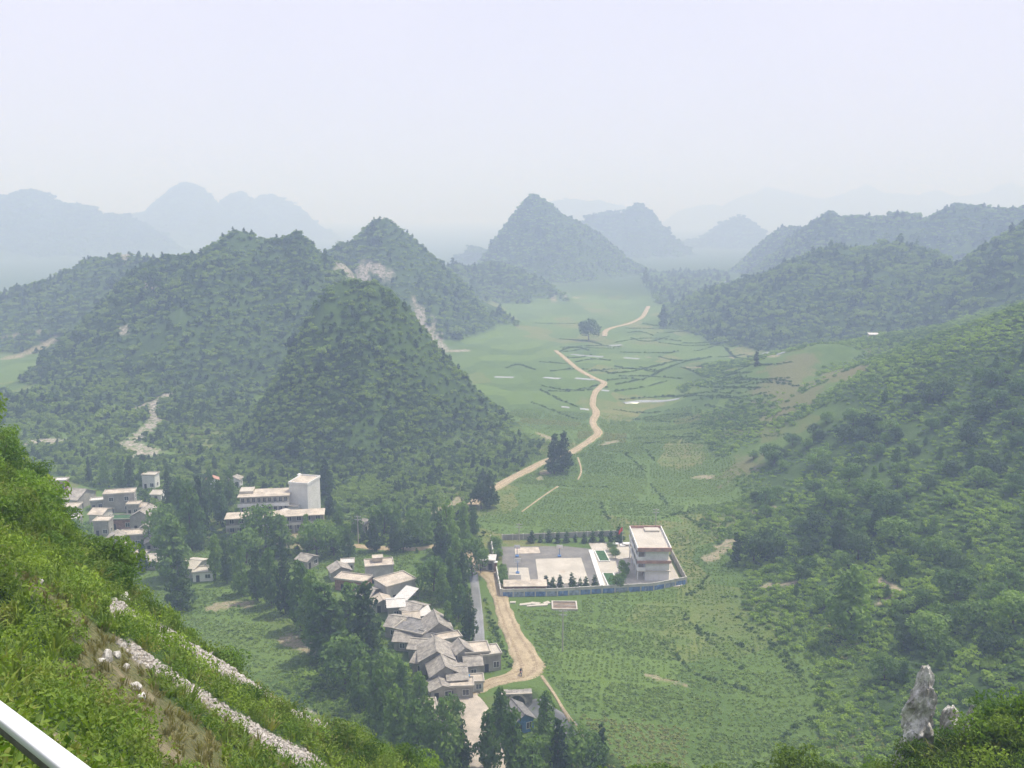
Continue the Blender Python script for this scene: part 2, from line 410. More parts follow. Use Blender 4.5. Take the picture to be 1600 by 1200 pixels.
def plots(N, L, g):
    mp = N.new('ShaderNodeMapping'); mp.inputs['Rotation'].default_value = (0, 0, math.radians(-14)); mp.inputs['Scale'].default_value = (.05, .034, .0); L.new(g, mp.inputs[0])
    vo = N.new('ShaderNodeTexVoronoi'); vo.voronoi_dimensions = '2D'; vo.distance = 'CHEBYCHEV'; vo.inputs['Scale'].default_value = 1.0; vo.inputs['Randomness'].default_value = .85
    L.new(mp.outputs[0], vo.inputs['Vector'])
    sep = N.new('ShaderNodeSeparateColor'); L.new(vo.outputs['Color'], sep.inputs[0])
    return sep.outputs[0], sep.outputs[1], sep.outputs[2]
def crop_mat():
    m, N, L = nt('crop_leaves')
    g = pos(N); n2 = noise(N, L, g, .25, 3)
    ia = N.new('ShaderNodeAttribute'); ia.attribute_type = 'INSTANCER'; ia.attribute_name = 'tone'; a = ia.outputs['Fac']; b = a
    oi = N.new('ShaderNodeObjectInfo').outputs['Random']
    c = mixc(N, L, a, (.130, .225, .046), (.265, .380, .090))
    c = mixc(N, L, ramp(N, L, b, .86, .9), c, (.30, .31, .11))
    c = mixc(N, L, ramp(N, L, n2, .45, .9), c, (.19, .29, .065))
    c = mixc(N, L, oi, c, mixc(N, L, .7, c, (.26, .36, .09)))
    finish(N, L, c, .65, .2, translucent=c)
    return m
def ground_mat():
    m, N, L = nt('soil_grass_and_rock')
    g = pos(N)
    n1 = noise(N, L, g, .02, 4); n2 = noise(N, L, g, .13, 4, .7); n3 = noise(N, L, g, 1.1, 4, .7)
    veg = mixc(N, L, ramp(N, L, n2, .35, .68), (.032, .060, .018), (.070, .118, .030))  # ground green darkened: shade in the gaps between plants put into the colour
    veg = mixc(N, L, ramp(N, L, n3, .3, .75), veg, (.055, .095, .026))
    # tilled fields: plots of differing green
    pa, pb, pc = plots(N, L, g)
    fld = mixc(N, L, pa, (.062, .112, .028), (.130, .20, .048))
    fld = mixc(N, L, ramp(N, L, pb, .7, .95), fld, (.18, .18, .066))
    fld = mixc(N, L, ramp(N, L, n2, .3, .75), fld, (.10, .16, .040))
    c = mixc(N, L, attr(N, 'crop'), veg, fld)
    soil = mixc(N, L, ramp(N, L, n3, .3, .7), (.23, .195, .13), (.35, .305, .22))
    bk = N.new('ShaderNodeMath'); bk.operation = 'MULTIPLY'; L.new(attr(N, 'bare'), bk.inputs[0]); L.new(ramp(N, L, noise(N, L, g, .8, 4, .75), .36, .52), bk.inputs[1])
    c = mixc(N, L, bk.outputs[0], c, soil)
    rk = mixc(N, L, ramp(N, L, n3, .35, .65), (.22, .19, .17), (.46, .42, .38))
    rk2 = N.new('ShaderNodeMath'); rk2.operation = 'MULTIPLY'; L.new(attr(N, 'rock'), rk2.inputs[0]); L.new(ramp(N, L, noise(N, L, g, .45, 5, .75), .40, .54), rk2.inputs[1])
    rk3 = N.new('ShaderNodeMath'); rk3.operation = 'SUBTRACT'; rk3.use_clamp = True; rk3.inputs[1].default_value = 1.0; L.new(attr(N, 'rock'), rk3.inputs[0])
    rk4 = N.new('ShaderNodeMath'); rk4.operation = 'ADD'; rk4.use_clamp = True; L.new(rk2.outputs[0], rk4.inputs[0]); L.new(rk3.outputs[0], rk4.inputs[1])
    c = mixc(N, L, rk4.outputs[0], c, rk)
    n6 = noise(N, L, g, 5.0, 5, .75)
    dry = mixc(N, L, ramp(N, L, n6, .35, .65), (.085, .075, .04), (.25, .215, .12))
    dm = N.new('ShaderNodeMath'); dm.operation = 'MULTIPLY'; dm.inputs[1].default_value = .6; L.new(attr(N, 'dry'), dm.inputs[0])
    c = mixc(N, L, dm.outputs[0], c, dry)
    finish(N, L, c, .95, .1, n3, .35)
    return m
M = {}
M['ground'] = ground_mat()
M['scrub'] = leaf_mat('scrub_leaves', (.048, .100, .022), (.200, .285, .052), spread=1.0)
M['scrub_far'] = leaf_mat('distant_scrub_leaves', (.050, .098, .030), (.13, .20, .055), wscale=.012)

# ------------------------------------------------------------------ land cover masks (world shapes, given by where they lie)
def in_poly(x, y, P):
    c = np.zeros(x.shape, bool)
    n = len(P)
    for i in range(n):
        x0, y0 = P[i]; x1, y1 = P[(i + 1) % n]
        m = ((y0 > y) != (y1 > y))
        c ^= m & (x < (x1 - x0) * (y - y0) / (y1 - y0 + 1e-12) + x0)
    return c
BARE, ROCK, DRY = [], [], []      # (world polyline, half width)
def patch(store, pix, w, rmin=120):
    store.append(([tuple(pick(a, b, rmin)[:2]) for a, b in pix], w))
for p, w in [([(700, 548), (725, 548)], 4), ([(1070, 574), (1115, 574)], 4), ([(1140, 557), (1215, 557)], 3), ([(845, 678), (858, 686)], 3), ([(1180, 800), (1205, 795)], 3), ([(1110, 875), (1140, 850)], 5),
             ([(1195, 915), (1235, 912)], 2.5), ([(1375, 905), (1405, 925)], 2.5), ([(1380, 940), (1390, 935)], 2), ([(855, 735), (840, 748)], 3), ([(720, 780), (690, 800), (650, 803)], 4), ([(1090, 745), (1110, 745)], 3),
             ([(450, 1000), (480, 1015)], 4), ([(340, 945), (385, 945)], 4), ([(740, 890), (752, 880), (770, 905)], 5), ([(1010, 1055), (1070, 1070)], 2.0), ([(10, 560), (60, 545), (85, 530)], 6), ([(0, 530), (80, 520)], 2.5), ([(960, 690), (940, 695)], 3),
             ([(1040, 560), (990, 556)], 2), ([(390, 830), (470, 838), (550, 835)], 6), ([(440, 850), (470, 855)], 4), ([(905, 465), (860, 470)], 3)]:
    patch(BARE, p, w * .62)
for p, w in [([(535, 428), (570, 420), (600, 424)], 7), ([(655, 490), (668, 518), (690, 548)], 9), ([(690, 549), (722, 548)], 5), ([(240, 630), (240, 660), (212, 685)], 4), ([(215, 640), (265, 615)], 2.5), ([(200, 690), (235, 710)], 6),
             ([(230, 445), (235, 452)], 3), ([(60, 690), (85, 690)], 4), ([(190, 515), (195, 520)], 3), ([(195, 405), (215, 400)], 3)]:
    patch(ROCK, p, w, 300)
for p, w in [([(1245, 570), (1225, 600), (1235, 635)], 13), ([(1300, 585), (1340, 580)], 9), ([(1150, 740), (1170, 720)], 8)]:
    patch(DRY, p, w)
# scree and gravel tracks down the near slope
SCREE = [([(235, 985), (270, 1010), (310, 1032)], .8), ([(340, 1040), (385, 1067), (430, 1094)], 2.6), ([(445, 1104), (480, 1112), (505, 1122)], .9),
         ([(225, 1030), (280, 1060), (330, 1100), (390, 1140), (450, 1175), (510, 1203)], 1.15), ([(175, 960), (190, 945)], .4)]
for p, w in SCREE: patch(ROCK, p, w, 3)
for p, w in [([(30, 900), (90, 940), (150, 1000), (185, 1060), (230, 1120), (260, 1170)], 2.4), ([(110, 960), (170, 1010), (220, 1040)], 1.5), ([(330, 1110), (420, 1180)], 1.2)]: patch(DRY, p, w, 3)
for p, w in [([(165, 1030), (215, 1075)], .5), ([(100, 1165), (140, 1190)], .5), ([(240, 1150), (275, 1190)], .5)]: patch(BARE, p, w, 3)

KNOLL = [k + 1 for k, h in enumerate(HILLS) if h['n'] == 'knoll'][0]
KLINE = [tuple(pick(*p)[:2]) for p in [(1300, 560), (1260, 590), (1225, 640), (1185, 690)]]
def cover(x, y, z, ids):
    D = np.hypot(x, y)
    nz = fbm(x, y, 6, 3); nz2 = fbm(x - 40, y + 9, 2.2, 2)
    fw = np.where(D < 120, .5, np.where(D < 400, 2.0, 4.0))
    def m(store):
        v = np.zeros(x.shape)
        for pts, w in store:
            cx = np.array(pts); r = w * 2 + 12
            s = (x > cx[:, 0].min() - r) & (x < cx[:, 0].max() + r) & (y > cx[:, 1].min() - r) & (y < cx[:, 1].max() + r)
            if s.any():
                d = seg_dist(x[s], y[s], pts) + nz[s] * w * .55 + .35 * w * nz2[s]
                v[s] = np.maximum(v[s], sstep(w * 1.15, w * .7, d))
        return v
    crop = sstep(7, 2.0, z + 1.2 * fbm(x, y, 30, 2)) * (ids >= 0) * sstep(1500, 1100, D) * (ids == 0)
    kd = seg_dist(x, y, KLINE) + 6 * nz
    crop = np.maximum(np.maximum(crop, .8 * (ids == KNOLL)), .8 * sstep(34, 20, kd) * (ids != -1))
    return crop, m(BARE), m(ROCK), m(DRY)

gcrop, gbare, grock, gdry = cover(GX.ravel(), GY.ravel(), GZ.ravel(), GI.ravel())

# ------------------------------------------------------------------ terrain meshes: the valley floor and each hill
nr, na = GX.shape
idx = np.arange(nr * na).reshape(nr, na)
quads = np.stack([idx[:-1, :-1], idx[:-1, 1:], idx[1:, 1:], idx[1:, :-1]], -1).reshape(-1, 4)
quads = quads[:, ::-1]
fid = np.max(GI.ravel()[quads] * (GI.ravel()[quads] > 0), axis=1)
fid = np.where((GI.ravel()[quads] == -1).sum(1) >= 2, -1, fid)
ALLV = np.stack([GX.ravel(), GY.ravel(), GZ.ravel()], -1)
HILL_LABELS = dict(cone='steep cone shaped green hill rising behind the white tower block', big_left='broad dark green hill with a rocky gully above the village',
    big_left_spur='front spur of the broad dark green hill', big_left_foot='low green bench at the foot of the broad hill above the village', twin_peak='pointed green hill with pale quarry scars behind the cone hill', saddle='low green saddle between the quarry hill and the pyramid peak',
    knoll='small round grassy knoll with brown patches above the terraces', shoulder='green shoulder of the near hillside beside the round knoll',
    pyramid='blue green pyramid shaped peak at the head of the valley', far_left_hill='hazy green hill with brown terraces beyond the broad hill', right_near_ridge='dark green ridge falling toward the small round knoll',
    right_mid_hill='rounded hazy green hill beyond the terraced fields', right_fold='green fold in front of the rounded hazy hill', right_low_fold='low green fold at the edge of the far terraces', right_back_ridge='long hazy ridge with a blunt end above the rounded hill', right_far_knob='hazy green knob at the end of the long ridge',
    small_gap_hill='small pale blue hill in the gap beside the pyramid peak', right_of_pyramid='pale blue twin topped hill behind the pyramid peak', round_knob='pale blue round hill beyond the valley head',
    left_front_range='pale blue far mountain range with a blunt dome', left_back_range='palest blue mountains with one tall dome and two lower peaks', pale_slope='barely visible mountain slope behind the pyramid peak', pale_range='barely visible far mountain range on the horizon')
for k in sorted(set(fid.tolist())):
    f = quads[fid == k]
    used, inv = np.unique(f, return_inverse=True)
    nm = 'valley_ground' if k == 0 else 'near_mountainside' if k == -1 else 'terraced_hillside' if k == 99 else 'hill'
    me = np_mesh(nm, ALLV[used], inv.reshape(f.shape), M['ground'], True)
    for an, arr in (('crop', gcrop), ('bare', gbare), ('rock', grock), ('dry', gdry)):
        at_ = me.attributes.new(an, 'FLOAT', 'POINT'); at_.data.foreach_set('value', (arr * np.where((GR.ravel() < 120) & (an == 'rock'), 2.0, 1.0))[used].astype(np.float32))
    o = link(bpy.data.objects.new(nm, me))
    lab = {0: 'flat farmed valley floor with green fields', -1: 'steep grassy mountainside below the guardrail', 99: 'green terraced hillside rising beside the fields'}.get(k) or HILL_LABELS[HILLS[k - 1]['n']]
    tag(o, lab, {0: 'ground', -1: 'mountainside', 99: 'hillside'}.get(k, 'hill'), kind='structure')

# ------------------------------------------------------------------ haze
def build_haze(density=.00079):
    m, N, L = nt('haze_air')
    o = N.new('ShaderNodeOutputMaterial'); v = N.new('ShaderNodeVolumePrincipled')
    v.inputs['Color'].default_value = (.53, .67, 1.0, 1)
    v.inputs['Absorption Color'].default_value = (.75, .75, .75, 1)
    v.inputs['Density'].default_value = density
    v.inputs['Anisotropy'].default_value = 0.0
    v.inputs['Density Attribute'].default_value = ''
    v.inputs['Temperature Attribute'].default_value = ''
    v.inputs['Color Attribute'].default_value = ''
    L.new(v.outputs[0], o.inputs['Volume'])
    lo, hi = float(GZ.min()) - 1.0, max(float(GZ.max()), CAM_Z) + 12.0
    S = 9300.0
    V = np.array([(sx * S, sy * S, zz) for zz in (lo, hi) for sy in (-1, 1) for sx in (-1, 1)])
    F = np.array([(0, 2, 3, 1), (4, 5, 7, 6), (0, 1, 5, 4), (2, 6, 7, 3), (0, 4, 6, 2), (1, 3, 7, 5)])
    h = link(bpy.data.objects.new('haze', np_mesh('haze', V, F, m)))
    tag(h, 'pale blue summer haze filling the valley air', 'haze', kind='stuff')
    print('HAZE', lo, hi)
build_haze()
# ------------------------------------------------------------------ foliage shapes
def leaf_cloud(lobes, n, size, rng, jit=.35, up=.35, aspect=.6, hemi=.0):
    """n leaf-sized bent quads spread over the shells of several lobes (cx, cy, cz, rx, ry, rz)"""
    Lb = np.array(lobes, float)
    area = (Lb[:, 3] * Lb[:, 4] * Lb[:, 5]) ** (2 / 3)
    k = rng.choice(len(Lb), n, p=area / area.sum())
    d = rng.normal(size=(n, 3)); d /= np.linalg.norm(d, axis=1)[:, None]
    fl = rng.random(n) < hemi; d[fl, 2] = np.abs(d[fl, 2])
    d[:, 2] += up * rng.random(n); d /= np.linalg.norm(d, axis=1)[:, None]
    rr = 1.0 - .34 * rng.random(n) ** 2.4
    p = Lb[k, :3] + Lb[k, 3:] * d * rr[:, None]
    nrm = d / Lb[k, 3:]; nrm /= np.linalg.norm(nrm, axis=1)[:, None]
    nrm = nrm + rng.normal(size=(n, 3)) * jit; nrm /= np.linalg.norm(nrm, axis=1)[:, None]
    t = np.cross(nrm, rng.normal(size=(n, 3))); t /= np.linalg.norm(t, axis=1)[:, None] + 1e-9
    b = np.cross(nrm, t)
    s = size * (.6 + .8 * rng.random(n))[:, None]
    v = np.empty((n, 4, 3))
    v[:, 0] = p - t * s; v[:, 2] = p + t * s
    v[:, 1] = p + b * s * aspect + nrm * s * .22; v[:, 3] = p - b * s * aspect + nrm * s * .22
    return v.reshape(-1, 3), np.arange(4 * n).reshape(-1, 4)

def lobes_round(rng, n, w=.42, h=.42, zc=.58, lobe=.2):
    out = [(0, 0, zc, w * .62, w * .62, h * .7)]
    for _ in range(n):
        a = rng.random() * 6.283; e = math.asin(rng.random() * 1.7 - .7); q = .72 + .3 * rng.random()
        r = lobe * (.65 + .7 * rng.random())
        out.append((math.cos(a) * math.cos(e) * w * q, math.sin(a) * math.cos(e) * w * q, zc + math.sin(e) * h * q, r, r, r * .8))
    return out
def lobes_tall(rng, n, w=.2, z0=.12, z1=.98, power=.8, lobe=.1, belly=.25):
    out = []
    for i in range(n):
        t = (i + rng.random()) / n
        z = z0 + (z1 - z0) * t
        prof = w * min(1, t / belly + .35) * (1 - t) ** power + .02
        a = i * 2.4 + rng.random(); q = .35 + .6 * rng.random()
        r = lobe * (.55 + .6 * rng.random()) * (.45 + .75 * (1 - t))
        out.append((math.cos(a) * prof * q, math.sin(a) * prof * q, z, r * 1.15, r * 1.15, r * .8))
    return out
def trunk_mesh(name, rng, mat, h=.75, r=.022, limbs=6, lean=.03):
    V, F = [], []
    def tube(p0, p1, r0, r1, seg=6):
        b = len(V); d = (p1 - p0).normalized(); u = d.orthogonal().normalized(); w = d.cross(u)
        for p, q in ((p0, r0), (p1, r1)):
            for k in range(seg):
                a = 6.2832 * k / seg; V.append(tuple(p + (u * math.cos(a) + w * math.sin(a)) * q))
        for k in range(seg): F.append((b + k, b + (k + 1) % seg, b + seg + (k + 1) % seg, b + seg + k))
    pts = [Vector((lean * math.sin(2.1 * t) , lean * math.cos(1.7 * t) - lean, h * t)) for t in (-.04, .25, .5, .75, 1)]
    for i in range(4): tube(pts[i], pts[i + 1], r * (1.15 - .22 * i), r * (1.15 - .22 * (i + 1)))
    for i in range(limbs):
        t = .3 + .6 * i / limbs; p = pts[0].lerp(pts[-1], t); a = i * 2.4
        tube(p, p + Vector((math.cos(a) * .2, math.sin(a) * .2, .16)) * (1.1 - t * .6), r * .45, r * .15, 4)
    return np_mesh(name, V, F, mat, True)

M['bark'] = plain('bark', (.12, .095, .07), .3, 3.0)
M['fir'] = leaf_mat('dark_tree_leaves', (.028, .062, .022), (.088, .150, .042), spread=.5, wscale=.05)
M['broad'] = leaf_mat('broadleaf_tree_leaves', (.065, .130, .028), (.195, .300, .060), spread=.6, wscale=.05)
M['shrub'] = leaf_mat('shrub_leaves', (.070, .130, .018), (.200, .310, .040), dry=(.24, .24, .065), dry_amt=.35, spread=.6, wscale=.12)
M['weed'] = leaf_mat('weed_blades', (.110, .175, .028), (.240, .320, .056), dry=(.29, .25, .095), dry_amt=.65, wscale=.16)
M['drygrass'] = leaf_mat('dry_grass_blades', (.15, .135, .055), (.26, .23, .10), wscale=.2)
M['crop'] = crop_mat()
M['hedge'] = leaf_mat('hedge_leaves', (.045, .092, .022), (.105, .175, .042), wscale=.06)

def proto(name, V, F, mat):
    return bpy.data.objects.new(name, np_mesh(name, V, F, mat))
def proto_set(name, objs):
    c = bpy.data.collections.new(name)
    for i, o in enumerate(objs):
        c.objects.link(o)
    return c
def gn_group(collection):
    g = bpy.data.node_groups.new('scatter_' + collection.name, 'GeometryNodeTree')
    g.interface.new_socket('Geometry', in_out='INPUT', socket_type='NodeSocketGeometry')
    g.interface.new_socket('Geometry', in_out='OUTPUT', socket_type='NodeSocketGeometry')
    N, L = g.nodes, g.links
    gi, go = N.new('NodeGroupInput'), N.new('NodeGroupOutput')
    ci = N.new('GeometryNodeCollectionInfo'); ci.inputs['Collection'].default_value = collection
    ci.inputs['Separate Children'].default_value = True; ci.inputs['Reset Children'].default_value = True
    ip = N.new('GeometryNodeInstanceOnPoints'); ip.inputs['Pick Instance'].default_value = True
    def na(n, t):
        a = N.new('GeometryNodeInputNamedAttribute'); a.data_type = t; a.inputs['Name'].default_value = n
        return a.outputs['Attribute']
    m2p = N.new('GeometryNodeMeshToPoints')
    L.new(gi.outputs[0], m2p.inputs[0]); L.new(m2p.outputs[0], ip.inputs['Points'])
    L.new(ci.outputs[0], ip.inputs['Instance']); L.new(na('pick', 'INT'), ip.inputs['Instance Index'])
    e2r = N.new('FunctionNodeEulerToRotation')
    L.new(na('rot', 'FLOAT_VECTOR'), e2r.inputs[0]); L.new(e2r.outputs[0], ip.inputs['Rotation'])
    L.new(na('scl', 'FLOAT_VECTOR'), ip.inputs['Scale'])
    L.new(ip.outputs[0], go.inputs[0])
    return g
_groups = {}
TOTAL = [0]
def scatter(name, P, S, collection, label, cat, tilt=.1, rng=RNG, extra=None):
    n = len(P)
    if n == 0: return
    TOTAL[0] += n
    me = bpy.data.meshes.new(name)
    me.vertices.add(n); me.vertices.foreach_set('co', np.ascontiguousarray(P, np.float32).ravel())
    S = np.asarray(S, float)
    if S.ndim == 1: S = S[:, None] * np.stack([.85 + .3 * rng.random(n), .85 + .3 * rng.random(n), .8 + .4 * rng.random(n)], -1)
    R = np.stack([rng.normal(size=n) * tilt, rng.normal(size=n) * tilt, rng.random(n) * 6.283], -1)
    a = me.attributes.new('scl', 'FLOAT_VECTOR', 'POINT'); a.data.foreach_set('vector', S.astype(np.float32).ravel())
    a = me.attributes.new('rot', 'FLOAT_VECTOR', 'POINT'); a.data.foreach_set('vector', R.astype(np.float32).ravel())
    a = me.attributes.new('pick', 'INT', 'POINT'); a.data.foreach_set('value', rng.integers(0, len(collection.objects), n).astype(np.int32))
    for an, arr in (extra or {}).items():
        a = me.attributes.new(an, 'FLOAT', 'POINT'); a.data.foreach_set('value', np.ascontiguousarray(arr, np.float32))
    o = link(bpy.data.objects.new(name, me))
    md = o.modifiers.new('scatter', 'NODES')
    if collection.name not in _groups: _groups[collection.name] = gn_group(collection)
    md.node_group = _groups[collection.name]
    tag(o, label, cat, kind='stuff')
    return o

rngp = np.random.default_rng(3)
def bush_lobes(rng, n=7, w=.8, h=.55):
    out = [(0, 0, h * .5, w * .7, w * .7, h * .75)]
    for _ in range(n):
        a = rng.random() * 6.283; q = .3 + .55 * rng.random(); r = .22 + .25 * rng.random()
        out.append((math.cos(a) * w * q, math.sin(a) * w * q, h * (.25 + .75 * rng.random()), r, r, r * .85))
    return out
def bush_set(name, k, nleaf, size, mat, **kw):
    return proto_set(name, [proto(name, *leaf_cloud(bush_lobes(rngp, **kw), nleaf, size, rngp, hemi=.85), mat) for _ in range(k)])
P_SCRUB = bush_set('scrub_bush', 8, 170, .15, M['scrub'])
for _k in range(2): P_SCRUB.objects.link(proto('scrub_bush', *leaf_cloud(lobes_tall(rngp, n=12, w=.42, z0=.1, z1=1.5, power=.7, lobe=.34), 170, .15, rngp, hemi=.5), M['fir']))
P_FAR = bush_set('far_bush', 4, 50, .30, M['scrub_far'])
P_HEDGE = bush_set('hedge_bush', 4, 90, .22, M['hedge'])
P_CROP = bush_set('crop_plant', 4, 26, .30, M['crop'], n=4, w=.8, h=.28)

# visibility along each azimuth column: highest slope seen so far
SLOPE = (GZ - CAM_Z) / GR
HOR = np.maximum.accumulate(SLOPE, axis=0)
def visible(x, y, z, margin=.012, hgt=4.0):
    r = np.hypot(x, y); a = np.arctan2(x, y)
    i = np.clip(np.searchsorted(RINGS, r) - 2, 0, len(RINGS) - 1); j = np.clip(np.searchsorted(AZ, a), 0, len(AZ) - 1)
    return ((z + hgt - CAM_Z) / r > HOR[i, j] - margin) & (np.abs(a) < math.radians(37))
def sample_area(xr, yr, spacing, keep):
    """jittered grid of ground points for which keep(x, y, z, id) holds"""
    gx, gy = np.meshgrid(np.arange(xr[0], xr[1], spacing), np.arange(yr[0], yr[1], spacing))
    x = gx.ravel() + (RNG.random(gx.size) - .5) * spacing * 1.25; y = gy.ravel() + (RNG.random(gx.size) - .5) * spacing * 1.25
    z = ground(x, y); i = ground_id(x, y)
    m = keep(x, y, z, i) & visible(x, y, z)
    return np.stack([x[m], y[m], z[m]], -1)
def cover_at(P):
    return cover(P[:, 0], P[:, 1], P[:, 2], ground_id(P[:, 0], P[:, 1]))

SCRUB_LABEL = dict(cone='dense green scrub covering the cone shaped hill', big_left='dense dark scrub covering the broad hill above the village', big_left_spur='dense scrub on the front spur of the broad hill', big_left_foot='mixed scrub on the low bench at the foot of the broad hill', twin_peak='hazy scrub covering the pointed quarry hill',
    saddle='hazy scrub on the low saddle beside the pyramid peak', pyramid='blue hazed scrub covering the pyramid shaped peak', far_left_hill='hazy scrub on the terraced hill beyond the broad hill', right_near_ridge='dark scrub covering the ridge above the round knoll',
    right_mid_hill='hazy scrub covering the rounded hill beyond the terraces', right_fold='scrub on the green fold before the rounded hill', right_low_fold='scrub on the low fold at the edge of the far terraces', right_back_ridge='hazy scrub covering the long blunt ended ridge', right_far_knob='hazy scrub on the knob at the end of the long ridge')
for k, h in enumerate(HILLS):
    if h['n'] in ('knoll', 'shoulder'): continue
    P0 = np.array([at(*p) for p in h['crest']])
    Dm = P0[:, 1].mean()
    far = Dm > 1500
    sp = 2.5 if Dm < 480 else 3.0 if Dm < 620 else 3.6 if Dm < 850 else 4.2 if Dm < 1500 else 9.0
    re = 170 if not far else 260
    pts = sample_area((P0[:, 0].min() - re, P0[:, 0].max() + re), (P0[:, 1].min() - re, P0[:, 1].max() + 40), sp, lambda x, y, z, i: (i == k + 1))
    if len(pts) == 0: continue
    if not far:
        c, b, r, d = cover_at(pts)
        dens = fbm(pts[:, 0], pts[:, 1], 28, 3)
        pts = pts[(np.maximum(b, r) < .4) & (dens > -.62 + .5 * RNG.random(len(pts)) - .25)]
    n = len(pts)
    big = .5 + .5 * fbm(pts[:, 0] + 50, pts[:, 1], 40, 2)
    S = sp * (.42 + .35 * RNG.random(n) + .9 * np.clip(big, 0, 1) * RNG.random(n) ** 2) * np.where(RNG.random(n) < .06, 1.7, 1.0)
    pts[:, 2] -= .15 * S
    scatter('hillside_scrub', pts, S, P_FAR if far else P_SCRUB, SCRUB_LABEL.get(h['n'], 'pale distant woods on a ' + HILL_LABELS[h['n']].split(' ', 2)[-1]), 'scrub')
# ------------------------------------------------------------------ small mesh builder
class MB:
    def __init__(s): s.V, s.F = [], []
    def box(s, x0, x1, y0, y1, z0, z1):
        b = len(s.V)
        s.V += [(x0, y0, z0), (x1, y0, z0), (x1, y1, z0), (x0, y1, z0), (x0, y0, z1), (x1, y0, z1), (x1, y1, z1), (x0, y1, z1)]
        s.F += [tuple(b + i for i in f) for f in ((3, 2, 1, 0), (4, 5, 6, 7), (0, 1, 5, 4), (1, 2, 6, 5), (2, 3, 7, 6), (3, 0, 4, 7))]
        return s
    def hexa(s, pts):
        b = len(s.V); s.V += [tuple(p) for p in pts]
        s.F += [tuple(b + i for i in f) for f in ((3, 2, 1, 0), (4, 5, 6, 7), (0, 1, 5, 4), (1, 2, 6, 5), (2, 3, 7, 6), (3, 0, 4, 7))]
        return s
    def tube(s, p0, p1, r0, r1=None, seg=8, cap=True):
        r1 = r0 if r1 is None else r1
        p0, p1 = Vector(p0), Vector(p1); b = len(s.V)
        d = (p1 - p0).normalized(); u = d.orthogonal().normalized(); w = d.cross(u)
        for p, q in ((p0, r0), (p1, r1)):
            for k in range(seg):
                a = 6.28318 * k / seg; s.V.append(tuple(p + (u * math.cos(a) + w * math.sin(a)) * q))
        for k in range(seg): s.F.append((b + k, b + (k + 1) % seg, b + seg + (k + 1) % seg, b + seg + k))
        if cap:
            s.F.append(tuple(b + k for k in reversed(range(seg)))); s.F.append(tuple(b + seg + k for k in range(seg)))
        return s
    def prism(s, poly, y0, y1):
        """polygon in x, z (counter-clockwise seen from -y) extruded along y"""
        b = len(s.V); n = len(poly)
        s.V += [(x, y0, z) for x, z in poly] + [(x, y1, z) for x, z in poly]
        s.F.append(tuple(range(b, b + n))); s.F.append(tuple(reversed(range(b + n, b + 2 * n))))
        for k in range(n): s.F.append((b + (k + 1) % n, b + k, b + n + k, b + n + (k + 1) % n))
        return s
    def mesh(s, name, mat, smooth=False):
        me = bpy.data.meshes.new(name); me.from_pydata(s.V, [], s.F); me.update()
        if smooth: me.polygons.foreach_set('use_smooth', [True] * len(me.polygons))
        me.materials.append(mat); return me
    def build(s, name, mat, parent=None, smooth=False):
        return link(bpy.data.objects.new(name, s.mesh(name, mat, smooth)), parent)

M['wall_grey'] = plain('grey_plaster_wall', (.36, .345, .32), .16, .5, stain=(.20, .19, .175))
M['wall_pale'] = plain('pale_plaster_wall', (.56, .545, .51), .12, .5, stain=(.32, .30, .27))
M['wall_white'] = plain('white_tiled_wall', (.76, .76, .755), .06, .4, rough=.5, stain=(.52, .51, .48), stain_amt=.45)
M['brick'] = plain('red_brick_wall', (.33, .19, .14), .25, 1.5)
M['blue_paint'] = plain('blue_painted_wall', (.10, .24, .45), .2, .8)
M['slate'] = plain('grey_slate_roof', (.345, .322, .29), .26, .9, bump=.15, stain=(.20, .185, .165), stain_amt=.8)
M['slate_dark'] = plain('dark_slate_roof', (.20, .195, .19), .25, .9, bump=.15)
M['concrete'] = plain('concrete_roof', (.50, .445, .375), .18, .45, stain=(.27, .25, .22))
M['concrete_pale'] = plain('pale_concrete', (.48, .45, .395), .10, .25, stain=(.45, .42, .37), stain_amt=.5)
M['tin'] = plain('white_metal_sheet', (.60, .59, .57), .08, .6, rough=.45, stain=(.5, .42, .35), stain_amt=.5)
M['asphalt'] = plain('dark_schoolyard_tarmac', (.185, .18, .172), .16, .2, stain=(.25, .235, .21))
M['pink_trim'] = plain('faded_pink_trim', (.46, .27, .225), .18, .8)
M['lawn'] = plain('clipped_lawn', (.045, .115, .04), .3, 1.2)
M['glass'] = plain('dark_window_glass', (.045, .055, .065), .2, .5, rough=.15, spec=.6)
M['dirt'] = plain('ochre_dirt_road', (.43, .35, .24), .22, .3, bump=.25, stain=(.30, .24, .15))
